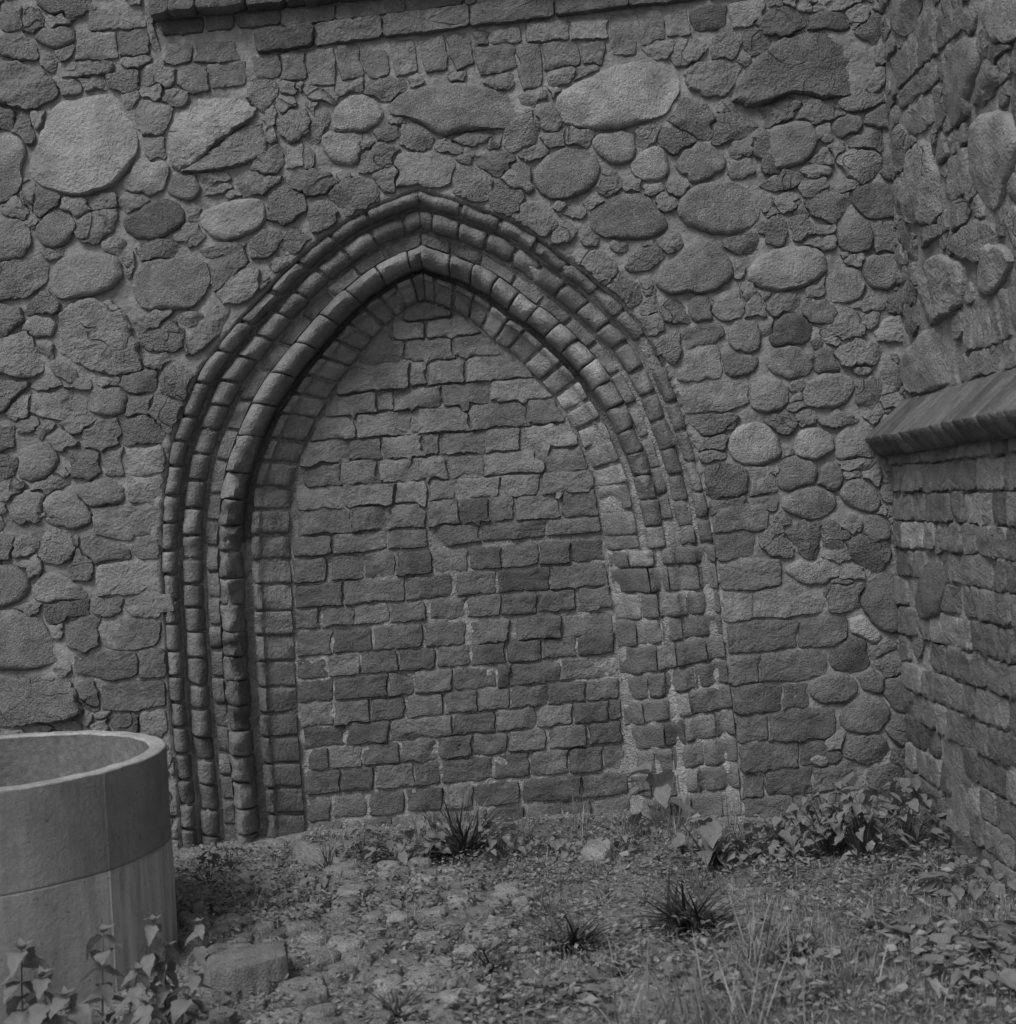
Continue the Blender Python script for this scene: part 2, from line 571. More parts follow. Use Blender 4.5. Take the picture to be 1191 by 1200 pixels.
# ------------------------------------------------------------------ outlines measured off the photograph (units of 2.52 px from each corner)
K = 300 / 119.1
WALL = {
(0, 0): '''s7 14,78 19,65 22,53 29,47 38,46 49,43 54,46 59,54 63,62 64,69 60,78 55,84 50,87 38,91 25,88 17,84
r6 79,66 80,58 86,52 92,47 105,46 114,47 119,51 118,55 110,60 104,65 98,71 90,77 83,80 80,74
r5 85,80 92,76 99,71 106,65 113,60 122,57 124,72 118,75 105,78 93,80
r4 -3,30 8,29 18,33 24,37 27,43 22,48 13,51 5,49 -3,46
r4 -3,17 8,17 17,20 17,28 10,28 5,26 -3,23
b4 43,6 66,4 67,12 44,14
b5 38,16 53,15 54,26 37,27
b4 55,15 68,15 68,24 56,25
s4 18,18 24,14 33,14 33,19 24,20
r5 21,9 30,7 31,11 24,13 21,12
b4 2,3 9,4 10,12 5,14 2,12
r4 11,5 18,6 19,12 12,13
r4 20,0 44,0 42,5 32,7 22,4
r4 30,31 42,29 50,30 50,34 40,34 31,35
r3 38,37 48,36 51,40 44,41
r4 57,27 68,28 67,32 60,32
r4 52,36 64,35 66,39 58,41 53,39
r5 68,34 76,30 82,33 82,38 76,39 68,39
b4 83,34 88,32 97,33 97,41 90,42 84,39
b4 98,31 113,29 113,38 100,40
b4 91,20 109,19 110,27 92,28
b4 77,20 90,20 90,28 79,30
r4 68,41 75,39 76,44 73,48 68,45
r3 77,44 83,41 86,46 80,50 77,48
r4 58,44 65,43 66,47 61,50
r5 64,52 70,49 78,50 77,58 74,61 66,60
r4 70,66 75,64 76,74 70,75
s5 61,82 66,76 75,76 77,82 74,88 66,88 60,87
r4 6,56 13,55 15,62 13,66 9,63
r4 15,55 20,54 20,60 17,61
s6 -8,62 5,62 11,67 12,73 9,78 10,85 8,89 2,94 -8,93
r3 -8,51 4,53 5,59 -8,61
s7 30,97 33,93 39,94 42,97 37,99 31,98
r4 44,94 50,92 55,94 55,97 46,98
r4 56,94 62,91 69,91 67,95 62,97 56,96
s3 58,102 65,99 72,94 79,93 85,97 86,103 81,108 72,111 64,111 59,107
s4 79,83 88,81 91,86 89,92 84,90 79,87
r4 93,82 102,80 106,83 98,86 93,86
r4 94,89 103,86 109,87 100,89 95,91
r4 112,84 118,80 125,82 124,88 116,89
s5 93,101 98,97 105,95 113,93 121,93 124,99 121,106 112,110 103,112 97,108
r4 36,104 42,100 48,98 54,97 55,102 52,108 46,112 40,113 37,109
s4 17,107 22,101 28,98 33,101 35,107 30,114 22,115 19,111
s5 -8,102 8,102 13,106 14,113 11,119 4,121 -8,120
r4 65,116 73,113 82,114 85,117 80,120 68,120
r4 83,109 90,106 94,110 87,113 82,113
r4 95,117 103,115 112,114 112,119 100,120
r4 2,96 8,94 12,97 10,101 4,101
r4 10,88 15,86 17,93 14,97 11,93
r4 18,90 26,91 25,95 20,99 17,95
r4 50,114 56,113 57,116 52,118
r5 22,117 30,116 32,119 24,120
r4 29,24 34,21 34,25 31,27
r6 70,0 72,8 72,14 75,24 73,25 70,15 68,5
r4 19,40 ''',
(300, 0): '''r5 0,38 5,37 7,42 5,47 3,50 -2,49
b4 13,24 22,23 24,36 13,36
b4 25,23 35,22 36,38 26,38
b4 0,27 11,25 12,34 2,36
b4 39,23 47,21 49,34 41,36
b4 50,21 59,19 61,34 53,35
b4 63,20 72,18 74,32 66,34
b4 77,19 86,18 88,31 80,32
b4 89,18 98,16 101,28 94,31
b4 103,23 118,22 122,30 106,34
b3 101,16 108,14 108,21 102,22
b4 109,16 121,14 122,19 110,21
r4 39,39 49,37 50,43 41,43
r4 52,40 66,37 68,41 63,44 57,46 53,43
s6 36,53 42,46 48,44 54,46 59,51 58,55 55,59 49,61 41,61 36,60
s5 34,63 43,62 48,63 47,70 45,75 38,73 33,68
s5 62,49 70,43 82,40 95,39 106,41 116,44 124,49 125,56 118,60 105,60 95,61 88,63 82,60 77,57 70,54 64,54
b4 57,61 66,60 68,64 58,65
r5 11,57 18,54 25,53 25,59 18,64 12,61
r5 4,51 8,50 9,58 9,65 5,65
r5 25,48 29,48 27,54 25,52
r4 24,42 32,42 36,45 35,48 27,45
r4 27,55 32,50 34,54 31,62 28,66 25,65
b5 13,69 21,68 22,76 15,77
b4 23,71 26,71 26,79 23,79
r4 0,71 8,70 12,74 8,79 0,80
r4 0,83 9,82 10,86 2,88
r3 15,84 22,81 32,82 37,86 30,88 20,89 16,87
r4 49,66 54,65 54,69 50,70
r4 49,72 56,70 65,70 64,76 56,78 50,79
b6 66,73 75,72 91,73 91,78 89,85 82,86 74,85 67,86
r4 83,67 92,67 93,70 86,71
r4 69,61 76,60 80,65 79,70 74,70 70,66
r3 95,65 103,62 109,62 105,65 98,66
r4 110,64 114,63 113,68 110,69
r4 37,91 44,86 52,85 55,92 47,97 40,100
r4 27,98 34,93 39,99 35,104 28,106
r4 55,81 62,77 66,80 63,87 58,88
r4 92,86 96,79 108,84 104,92 95,89
r4 109,92 114,87 122,91 122,99 114,97
r4 104,74 115,73 119,75 113,80 109,80
s5 114,82 119,79 124,80 124,87 117,87
r4 8,93 14,88 20,92 20,98 14,102 8,100
r4 13,112 22,107 23,111 17,116 12,116
r4 0,113 9,109 11,112 6,117 0,118''',
(600, 0): '''b5 27,10 43,9 44,17 29,18
b4 8,11 25,10 25,18 9,19
b4 47,8 56,7 57,24 48,24
b4 58,7 68,6 70,18 61,20
b5 72,6 80,6 82,15 73,16
b3 84,6 98,4 98,12 86,13
b6 102,3 116,1 117,9 104,12
b4 2,23 12,22 13,39 6,40
b4 14,22 29,21 30,30 16,32
b4 33,20 42,19 41,29 34,29
r4 18,33 28,31 29,34 20,38
b5 31,31 40,30 38,34 30,37
r5 63,23 69,19 75,21 73,27 67,25
r4 76,24 84,20 88,23 83,28 76,30
r4 96,20 101,17 104,20 101,26 95,27
r4 110,16 117,13 124,16 120,23 116,27 111,22
s7 20,48 24,42 34,37 46,32 56,29 67,29 75,32 78,38 76,45 71,53 62,56 52,59 42,60 32,59 25,57 21,52
r4 80,34 86,30 98,29 106,31 103,38 99,44 90,45 83,41
r4 73,54 80,48 88,51 92,56 90,64 83,60 77,57
r4 93,58 102,55 112,57 113,61 104,64 94,67
r4 97,68 108,65 113,65 109,71 101,71
r3 70,63 76,60 84,63 84,68 75,70 70,66
s5 37,66 42,62 56,61 57,70 55,75 48,77 42,73
s6 55,77 60,72 67,68 71,71 72,79 70,84 60,83
s4 79,76 83,71 90,69 96,73 97,78 91,80 86,83 81,80
s4 10,82 14,75 22,70 32,69 38,73 41,79 38,86 30,91 20,93 13,89
s5 0,79 5,78 9,82 9,88 0,88
r4 5,73 10,69 16,69 16,72 9,73 6,76
r3 16,63 24,61 25,67 20,68
r4 27,62 35,62 35,67 28,68
r4 0,54 8,53 11,57 9,64 2,68 -2,66
s5 77,98 81,90 90,86 100,85 109,88 115,96 114,102 108,107 98,109 89,107 80,103
s4 36,100 42,95 52,91 61,91 66,96 71,102 72,108 60,111 47,111 38,108
r4 74,83 81,82 82,88 75,90
r4 68,90 74,91 76,95 71,97 68,95
r3 63,87 68,86 69,90 65,91
r4 2,102 8,97 16,99 19,103 16,107 11,108
r4 20,107 25,103 28,107 25,111 20,111
r4 98,114 106,110 114,111 113,115 102,115
r4 115,63 124,61 124,78 118,78 115,70
r4 103,76 108,74 110,79 106,81 102,80
r4 26,100 32,96 33,98 28,102
r4 35,94 42,91 44,94 38,96
r4 42,84 45,80 48,83 47,89 43,90
r4 54,86 58,84 59,88 55,89
r4 6,45 12,42 15,44 12,46 8,47
r4 10,53 18,50 22,55 20,59 14,58
r5 58,63 64,60 69,60 66,66 60,70 58,68''',
(891, 0): '''r3 -10,40 -4,32 0,26 8,20 18,17 30,15 42,18 50,21 52,27 48,33 45,40 38,45 28,46 20,43 12,44 4,48 -6,50 -12,47
s3 22,12 24,9 30,8 38,9 40,12 36,14 26,14
r4 41,7 47,5 51,8 45,13 41,11
r4 46,13 53,9 56,12 55,18 48,19 46,16
r4 32,0 46,0 40,4 34,4
r3 0,8 10,6 18,9 20,12 12,14 4,18 0,16
r4 0,52 8,49 14,47 17,49 15,52 12,56 2,58 0,55
r4 17,53 21,48 29,48 34,50 37,53 28,55 17,55
r4 36,50 41,46 48,43 54,44 56,47 50,49 42,50
s4 35,60 38,55 43,55 47,59 46,62 39,63
s4 50,57 53,52 58,51 61,55 60,60 54,60
r3 42,65 46,63 54,61 58,63 56,68 51,70 45,69
s5 0,66 6,60 15,57 23,58 27,63 24,71 20,76 10,78 2,77
r4 25,60 31,57 33,61 29,65 26,65
r4 24,75 30,72 34,74 28,77
r3 32,70 39,67 40,69 35,73
r5 35,74 44,70 53,71 56,76 52,83 48,85 40,81
s4 57,76 62,73 65,78 64,82 59,81
b3 44,90 50,87 64,87 65,99 52,101 46,97
r4 24,96 32,91 39,92 38,97 32,102 27,99
r4 2,86 10,82 18,82 20,84 8,87
s4 36,109 41,103 47,101 51,105 52,112 50,116 40,117 36,113
r4 27,107 33,105 35,108 32,110 27,109
r4 22,113 30,110 36,112 34,114 25,115
r4 20,86 28,84 30,88 22,90
r4 31,88 42,86 45,88 38,90
r4 53,107 60,105 64,108 62,116 55,116
r4 2,106 8,103 11,107 8,112 2,111
r4 13,105 20,103 23,108 17,110
r4 50,42 54,35 57,33 56,38 52,43
r4 21,80 28,78 31,80 28,83 22,83''',
(0, 300): '''s5 24,12 26,3 36,-2 50,-1 56,2 57,10 52,15 44,17 36,19 29,20 25,17
r5 -8,6 8,3 18,1 22,4 21,12 17,16 8,20 -8,21
s5 62,10 66,4 76,2 90,0 97,5 97,13 94,19 88,24 78,25 68,25 63,18
r5 28,36 29,27 34,23 42,21 52,22 58,28 62,36 64,44 66,52 60,54 52,55 46,54 40,51 32,47 27,44
r5 64,28 70,26 80,25 78,29 74,33 67,36 64,34
r4 68,38 74,34 80,31 84,36 81,43 74,44 68,41
r6 67,49 71,46 79,45 77,49 72,53
s3 57,58 60,55 68,54 73,56 72,60 66,62 58,61
r4 47,58 55,57 56,60 48,61
s5 41,68 43,63 50,61 56,62 59,67 59,71 54,74 46,73 41,71
b5 15,67 22,64 38,63 40,70 38,73 30,75 22,74 16,72
r4 16,61 22,59 27,59 27,62 20,63
r4 32,61 40,58 40,61 36,62
r4 60,67 70,64 71,66 69,73 62,75 59,72
r5 4,72 8,66 13,62 14,71 8,75
r4 -8,64 6,60 12,60 8,66 4,70 -8,71
r5 -8,42 6,38 12,36 16,40 20,45 20,52 16,56 9,57 3,55 -8,52
r4 15,26 21,18 25,19 26,24 20,28 16,26
s5 13,32 17,30 24,31 24,36 18,38 13,36
r4 16,39 22,38 24,42 23,46 19,44
r4 26,50 34,55 33,58 27,55
r5 30,78 36,74 44,75 43,79 35,80
r4 41,83 48,78 56,77 57,84 50,88 43,87
r4 58,78 68,77 76,84 74,87 62,88 58,84
b5 48,91 57,90 58,98 57,101 50,101 47,97
b6 59,91 74,89 76,99 66,101 60,100
s5 9,98 14,89 18,87 27,92 26,98 21,103 13,105 9,102
r3 35,92 42,89 46,92 46,99 42,101 36,101
r4 24,85 30,83 35,88 28,89
s5 37,109 44,107 54,107 57,111 54,114 46,115 39,113
b5 61,105 74,102 75,111 70,114 62,114
r4 -8,82 4,81 5,88 -8,90
r4 15,106 24,104 30,106 22,108 15,109
s4 7,118 10,113 16,111 20,114 19,122 8,122
s5 22,113 28,109 34,112 40,116 43,121 32,124 24,122 21,118
b5 44,118 73,117 73,129 62,131 54,130 46,129
r4 80,52 88,52 90,56 86,66 79,64 77,58
r4 71,70 76,65 84,68 82,78 80,80 73,77
r5 103,16 107,10 114,5 119,9 117,15 112,20 106,20
r4 88,38 95,31 101,24 107,25 104,32 98,40 92,45 87,46
r4 101,-2 112,-2 113,5 107,12 101,14 100,7
r4 8,77 16,76 17,80 8,80
r4 17,80 23,79 23,82 20,83
r4 -8,96 6,95 5,101 -8,104
r5 1,106 12,104 10,110 2,112
r4 -8,28 7,25 9,30 2,34 -8,34
r3 83,30 90,28 94,29 85,33''',
(600, 300): '''s5 67,10 72,4 80,-2 88,-8 96,-6 100,0 103,8 100,12 92,17 80,16 76,18 69,15
r4 55,5 59,0 66,-2 68,1 62,4 57,6
r4 30,1 34,-2 40,1 46,4 46,8 41,11 35,6
r4 45,14 50,11 56,15 58,19 54,23 49,19
r4 71,25 77,23 81,27 80,30 73,28
s4 84,24 88,20 93,21 92,28 87,30
b5 94,20 104,17 107,22 106,28 98,29 94,26
r4 108,14 112,12 113,17 109,21 107,19
r4 108,23 117,20 118,23 116,28 109,28
b4 81,35 96,32 97,37 90,41 82,43
s5 101,33 108,30 115,31 115,42 111,45 102,43
b6 78,57 82,47 88,44 95,43 96,56 88,57
s4 99,48 106,45 112,48 112,51 106,55 100,52
b5 78,63 92,60 108,58 109,68 98,71 82,72 78,68
r4 84,76 95,73 103,75 101,79 90,81
s4 86,92 93,90 99,92 97,95 88,94
r3 86,86 92,84 98,85 97,89 88,90
s6 101,90 103,82 108,79 115,78 122,82 125,90 122,95 112,97 105,96
r4 93,100 98,98 105,100 108,105 106,110 97,112 93,108
b5 109,100 121,97 123,108 112,110
r4 67,42 72,40 76,38 78,42 74,47 68,46
r4 60,30 66,28 68,33 64,35
b4 92,114 108,112 108,119 94,120
b4 109,113 122,111 122,118 110,119
r4 60,23 66,21 68,25 63,28''',
(891, 300): '''s5 -6,12 -4,4 4,-2 16,-4 28,-3 31,4 28,10 20,14 10,16 2,15
s6 33,12 37,9 43,8 47,11 46,16 41,19 34,19
s5 48,8 49,2 55,0 64,0 66,8 63,12 57,16 51,13
r4 23,17 29,12 30,18 27,20 24,19
r4 9,18 14,17 17,19 15,23 9,26 5,24
b4 21,23 24,21 32,22 34,26 32,30 22,30
r4 41,23 50,20 55,21 54,24 48,25
r4 46,27 53,26 52,30 47,32
s3 6,40 8,33 13,29 19,31 22,35 19,39 12,41
r5 30,35 36,30 38,26 43,28 46,33 46,36 38,36
s5 4,48 10,45 18,45 23,48 21,53 14,55 8,54
s4 25,49 29,45 34,45 35,52 28,53
r5 37,45 42,42 50,42 57,46 50,49 42,50 38,49
s5 -4,60 4,58 9,61 11,66 7,70 0,70 -5,66
s5 20,64 23,58 30,56 40,55 44,60 41,67 35,70 27,70 21,69
r3 14,63 18,59 21,60 18,64
r5 55,35 62,31 66,30 66,37 58,38
r4 46,62 52,58 54,61 51,68 47,67
r4 4,76 10,74 14,77 13,80 7,81
r4 16,75 23,74 26,76 21,77 16,77
r4 28,76 36,75 44,76 40,78 31,78
s6 16,88 18,82 24,80 31,82 34,87 31,92 24,94 17,92
s6 37,88 40,82 47,81 50,87 52,91 46,93 38,93
s4 9,102 12,97 18,95 23,98 24,103 19,107 12,107
s4 28,104 31,99 35,100 36,105 32,107 28,106
s5 10,116 14,111 22,108 30,109 35,113 33,119 26,122 16,121
s4 37,112 40,106 46,104 52,108 56,115 53,119 44,117
r4 38,96 44,94 51,95 48,98 40,98
r4 3,100 8,98 9,101 5,102
r4 41,100 46,99 46,102 42,102
s4 -4,104 2,102 5,106 3,110 -3,110
r4 24,33 27,33 27,40 25,40
r4 33,38 37,38 37,41 33,41
r4 47,100 53,99 53,105 49,104
r4 14,67 19,66 19,71 14,70
s3 44,52 50,51 50,53 45,53
r4 0,30 5,29 5,36 1,37
r4 0,17 4,17 4,20 0,22''',
(0, 600): '''s4 23,2 42,0 42,2 40,5 30,6 24,4
s3 8,1 22,0 22,2 14,4 9,3
r5 21,19 24,11 27,10 32,12 34,19 30,21 23,21
s4 39,15 43,11 50,13 57,17 59,20 52,23 44,22
b4 62,12 72,11 74,20 66,21 63,17
r5 7,18 10,14 16,14 17,16 10,19
b5 46,30 48,25 74,24 75,32 64,36 48,38
s5 15,36 20,30 26,28 34,33 42,39 34,41 22,42 17,40
s5 -8,28 4,24 10,27 14,34 11,40 4,43 -8,43
r4 34,22 36,18 42,22 44,27 40,30 36,30
r3 11,25 16,22 17,26 14,29
r3 22,44 30,41 40,41 40,47 32,48 27,51 23,49
b4 41,46 44,41 56,41 57,45 50,47
b4 58,44 66,39 80,38 82,46 76,47 66,49
s4 -10,47 10,46 19,50 22,56 28,64 28,68 22,71 12,73 -10,72
b3 32,51 46,50 46,60 40,63 33,61
b4 47,53 62,51 74,52 72,61 60,63 49,62
b3 36,67 62,66 63,75 54,77 37,74
b3 65,66 77,65 78,76 66,77
r4 -10,79 12,77 32,78 36,84 39,93 32,96 20,97 8,99 -10,99
r3 37,83 42,80 46,89 41,91 37,88
b3 49,81 75,79 76,89 60,91 49,91
s3 41,95 43,93 44,97 42,98
s3 45,94 50,93 49,96 45,96
s3 44,98 51,97 49,100 45,100
r3 53,97 58,94 64,97 63,101 56,100
b4 67,94 76,93 77,101 72,104 67,102
r4 -8,12 3,11 3,21 -8,23
r4 24,54 29,52 28,56 25,56
r4 9,45 19,44 20,47 14,48
r4 32,12 37,13 37,15 33,15''',
(891, 600): '''r4 2,8 8,8 12,13 17,18 10,19 4,17 2,14
r4 14,11 20,7 27,6 28,18 23,20 19,17
r4 28,6 34,7 41,10 36,15 29,18
r4 37,7 44,4 48,5 47,9 43,10
s4 49,6 52,3 57,6 58,13 53,15 49,12
r3 29,20 37,19 42,21 38,22 30,22
r3 42,15 48,13 57,15 58,19 54,25 50,26 46,21
s6 14,27 18,24 26,23 33,26 35,29 26,32 17,30
r4 37,28 44,24 48,26 46,30 39,31
r4 29,37 38,35 46,34 44,41 36,45 32,43
s3 47,38 54,30 62,26 65,33 67,42 68,54 58,56 52,50 48,44
s6 43,52 47,50 52,53 55,57 51,59 45,57
s3 33,66 37,61 43,58 47,62 49,70 40,73 36,71
r3 50,64 58,61 61,63 56,67 51,68
s4 23,82 26,77 32,75 38,75 44,79 45,83 41,87 32,89 26,87
s4 37,96 42,88 50,85 57,87 60,93 58,98 52,102 43,102 39,100
s4 46,76 52,72 57,77 57,83 51,82
s3 58,84 62,78 70,76 72,84 72,92 66,91 61,88
r3 38,107 46,104 56,104 60,110 56,116 46,117 40,113
r3 60,100 66,95 71,98 71,106 65,107
s3 22,115 27,112 32,114 32,118 26,119
r3 29,107 36,103 38,106 37,110 31,111
r4 55,70 62,67 68,70 66,75 58,76
r3 60,112 68,109 71,116 66,120
s4 32,32 36,31 41,31 43,33 38,34''',
(891, 900): '''r3 51,3 60,1 66,4 60,9 52,8''',
}
SIDE = {
(891, 0): '''s5 58,0 73,0 72,5 69,12 66,16 62,15 59,11 57,5
b4 59,28 61,26 62,43 60,44
b4 62,25 66,22 68,35 63,40
b4 67,21 70,18 72,31 69,34
b4 71,13 74,11 75,28 72,31
b4 75,9 78,5 80,24 76,27
b4 79,6 81,2 84,20 80,22
b4 82,1 85,-1 87,16 84,19
b4 86,-2 90,-4 92,12 88,16
b4 62,45 71,35 72,43 64,50
b4 73,34 79,28 80,37 74,43
b5 66,52 78,44 79,56 70,62 67,60
s5 86,28 89,21 94,17 98,20 100,28 97,38 94,46 96,51 90,58 87,57 85,48 85,38
s6 98,0 120,-2 122,14 116,18 110,20 105,16 101,10
r4 98,42 102,36 107,33 108,39 103,44 99,47
b5 109,29 113,25 114,33 110,38
s6 95,60 100,55 107,53 113,53 117,58 118,68 115,78 111,88 108,96 104,97 100,91 97,80 95,70
r6 67,72 73,66 77,68 78,78 84,84 83,97 79,103 72,103 66,102 66,84
b5 85,64 93,58 93,66 87,71
b5 86,75 93,70 93,89 87,92 85,90
r5 85,97 91,93 96,97 93,103 88,107 85,104
r5 90,110 97,104 104,104 108,110 110,119 100,122 92,120 88,116
r4 105,22 111,20 114,22 108,28 104,26
r4 114,50 117,46 122,46 122,55 118,56
r6 113,104 117,100 120,102 118,110 114,112
r4 72,106 80,105 80,110 74,112 69,107
r4 115,20 122,17 122,28 117,30''',
(891, 300): '''r6 71,20 74,8 78,1 84,1 92,4 93,12 92,22 88,26 82,29 75,33 72,34
s5 96,10 95,2 102,-6 112,-4 115,4 110,12 105,17 101,18
s6 65,55 67,46 72,40 77,34 83,33 89,38 90,50 87,58 82,61 74,63 68,63
b5 92,26 95,24 97,42 94,44
b5 96,24 99,23 101,41 98,42
b5 100,22 103,21 105,40 102,41
b5 104,21 107,20 110,38 106,39
b5 109,18 112,17 114,36 111,37
b5 113,17 118,14 120,34 115,36
b5 91,48 98,45 98,55 92,58
b5 99,45 109,41 110,52 99,55
b5 111,40 120,37 121,49 111,52
r4 67,9 70,7 71,19 68,20
r4 67,24 71,23 72,33 68,33''',
}
SIDELOW = {
(891, 600): '''s4 70,40 73,35 76,25 82,22 86,28 84,40 82,48 76,50 71,48
r4 71,52 74,54 74,66 71,66
b4 78,8 83,9 83,19 79,20''',
}
# blocked doorway: rows of bricks: top-left y, top-right y, bottom-left y, bottom-right y for x = 0 and 119 at its crop, then the brick ends
INFILL = '''300 300 31 17 40 24|73,88
300 300 42 24 48 32|68,78 79,100
300 300 44 36 54 44|51,68 70,90 92,111
300 300 56 46 66 57|42,71 72,79 80,97 98,134
300 300 69 57 78 66|35,56 57,64 65,86 87,107 109,134
300 300 78 68 88 78|29,44 47,71 73,96 100,124 127,140
300 300 89 80 97 90|25,42 43,58 59,77 78,85 86,106 107,122 124,146
300 300 99 91 108 101|27,39 40,56 57,72 73,88 90,105 107,130 137,150
300 300 110 102 119 112|24,40 41,64 65,79 81,93 94,113 114,132 133,156
300 600 2 -8 12 3|17,42 45,61 63,76 80,94 95,108 109,120 121,139 142,157
300 600 13 5 22 12|17,35 36,60 62,79 81,104 105,134 136,161
300 600 24 16 34 25|18,32 36,50 51,64 66,81 84,98 100,114 115,131 133,146 147,162
300 600 36 27 46 37|18,40 41,69 70,90 94,111 113,136 138,163
300 600 47 38 55 47|18,29 30,44 46,61 63,78 82,98 99,113 115,130 132,148 150,165
300 600 58 50 68 60|20,35 36,53 55,77 79,97 99,117 122,142 143,165
300 600 70 60 79 69|19,33 34,48 49,65 67,83 85,99 101,116 117,133 134,149 150,166
300 600 81 71 90 80|20,36 37,61 62,73 74,90 92,111 113,118 119,141 142,167
300 600 92 82 102 91|21,35 37,52 54,68 71,86 88,102 104,118 119,135 136,153 154,169
300 600 103 92 112 101|23,41 42,62 63,91 92,111 112,130 131,147 148,164 165,170
300 600 113 102 122 111|24,34 35,49 50,66 68,83 85,100 101,116 118,134 138,153 156,170
300 900 5 -6 14 4|24,39 40,54 56,73 74,86 87,110 111,127 128,145 146,161 162,171
300 900 17 7 26 16|25,34 37,51 54,68 71,86 88,101 102,122 125,151 152,173
300 900 29 19 38 27|25,40 41,48 50,63 64,78 80,93 95,107 108,124 127,141 143,155 157,174'''
ARCH_L = '''360,1000,212,1000 356,930,208,930 349,830,198,830 343,700,190,700 340,620,188,620 342,575,193,565 352,537,200,520
368,496,214,478 383,471,229,441 396,449,250,411 418,421,285,369 437,396,325,325 456,378,365,288 478,360,420,250 499,351,490,220'''
ARCH_R = '''742,990,873,990 739,930,868,920 732,860,861,840 725,785,851,765 719,705,844,700 710,640,836,630 703,590,826,575
698,559,815,530 688,534,803,492 678,509,791,456 663,486,776,420 650,464,757,388 625,438,727,354 600,413,692,324 582,401,660,300
559,381,610,264 539,367,560,243 499,351,490,220'''


def parse(data):
    for (ox, oy), txt in data.items():
        for line in txt.splitlines():
            t = line.split()
            if len(t) < 4:
                continue
            pts = [tuple(float(q) for q in p.split(',')) for p in t[1:]]
            yield t[0][0], int(t[0][1]), [(ox + x * K, oy + y * K) for x, y in pts]


# ------------------------------------------------------------------ the pointed arch path: inner edge (deep) and outer edge (wall face)
REVEAL = 0.22


def arch_path(txt, n=220):
    q = np.array([[float(v) for v in p.split(',')] for p in txt.split()])
    inn = np.array([on_wall(a, b, REVEAL) for a, b, _, _ in q])
    out = np.array([on_wall(c, d, 0.0) for _, _, c, d in q])
    B = np.hstack([inn, out])
    # Catmull-Rom
    E_ = np.vstack([2 * B[0] - B[1], B, 2 * B[-1] - B[-2]])
    R = []
    for i in range(1, len(E_) - 2):
        p0, p1, p2, p3 = E_[i - 1:i + 3]
        for t in np.linspace(0, 1, 16, endpoint=False):
            R.append(0.5 * (2 * p1 + (p2 - p0) * t + (2 * p0 - 5 * p1 + 4 * p2 - p3) * t * t + (3 * p1 - p0 - 3 * p2 + p3) * t ** 3))
    R.append(B[-1])
    R = np.array(R)
    mid = 0.5 * (R[:, :2] + R[:, 2:])
    s = np.concatenate([[0], np.cumsum(np.hypot(*np.diff(mid, axis=0).T))])
    return R, s


PATHS = [arch_path(ARCH_L), arch_path(ARCH_R)]
TOT = 0.484


def arch_pt(k, s, t):                          # side k, arc length s, distance t outwards -> x, z
    R, S = PATHS[k]
    v = [np.interp(s, S, R[:, i]) for i in range(4)]
    S_ = S[-1]
    q = np.interp(s / S_, [0, .45, .7, 1], [1, 1, .82, .74])
    w = np.interp(t, [-.05, 0, .19, TOT, TOT + .05], [-.05, 0, .19 * q, TOT, TOT + .05]) / TOT
    return v[0] * (1 - w) + v[2] * w, v[1] * (1 - w) + v[3] * w


ARCH_POLY = np.vstack([PATHS[0][0][:, 2:], PATHS[1][0][::-1, 2:]])
ARCH_IN = np.vstack([PATHS[0][0][:, :2], PATHS[1][0][::-1, :2]])


def inside(poly, X, Y):
    poly = np.asarray(poly)
    r = np.zeros(np.shape(X), bool)
    j = len(poly) - 1
    for i in range(len(poly)):
        xi, yi = poly[i]
        xj, yj = poly[j]
        if yi != yj:
            c = ((yi > Y) != (yj > Y)) & (X < (xj - xi) * (Y - yi) / (yj - yi) + xi)
            r ^= c
        j = i
    return r


class Mask:                                     # which part of a wall plane is already taken
    def __init__(self, a0, a1, b0, b1, cell=0.008):
        self.a0, self.b0, self.c = a0, b0, cell
        self.m = np.zeros((int((a1 - a0) / cell), int((b1 - b0) / cell)), bool)

    def idx(self, a, b):
        return int((a - self.a0) / self.c), int((b - self.b0) / self.c)

    def fill(self, poly):
        P = np.asarray(poly)
        i0, j0 = self.idx(*P.min(0))
        i1, j1 = self.idx(*P.max(0))
        i0, j0 = max(i0, 0), max(j0, 0)
        i1, j1 = min(i1 + 2, self.m.shape[0]), min(j1 + 2, self.m.shape[1])
        if i1 <= i0 or j1 <= j0:
            return
        A, B = np.meshgrid((np.arange(i0, i1) + .5) * self.c + self.a0, (np.arange(j0, j1) + .5) * self.c + self.b0, indexing='ij')
        self.m[i0:i1, j0:j1] |= inside(P, A, B)

    def free(self, poly):
        P = np.asarray(poly)
        i0, j0 = self.idx(*P.min(0))
        i1, j1 = self.idx(*P.max(0))
        if i0 < 0 or j0 < 0 or i1 + 1 >= self.m.shape[0] or j1 + 1 >= self.m.shape[1]:
            return False
        return not self.m[i0:i1 + 1, j0:j1 + 1].any()


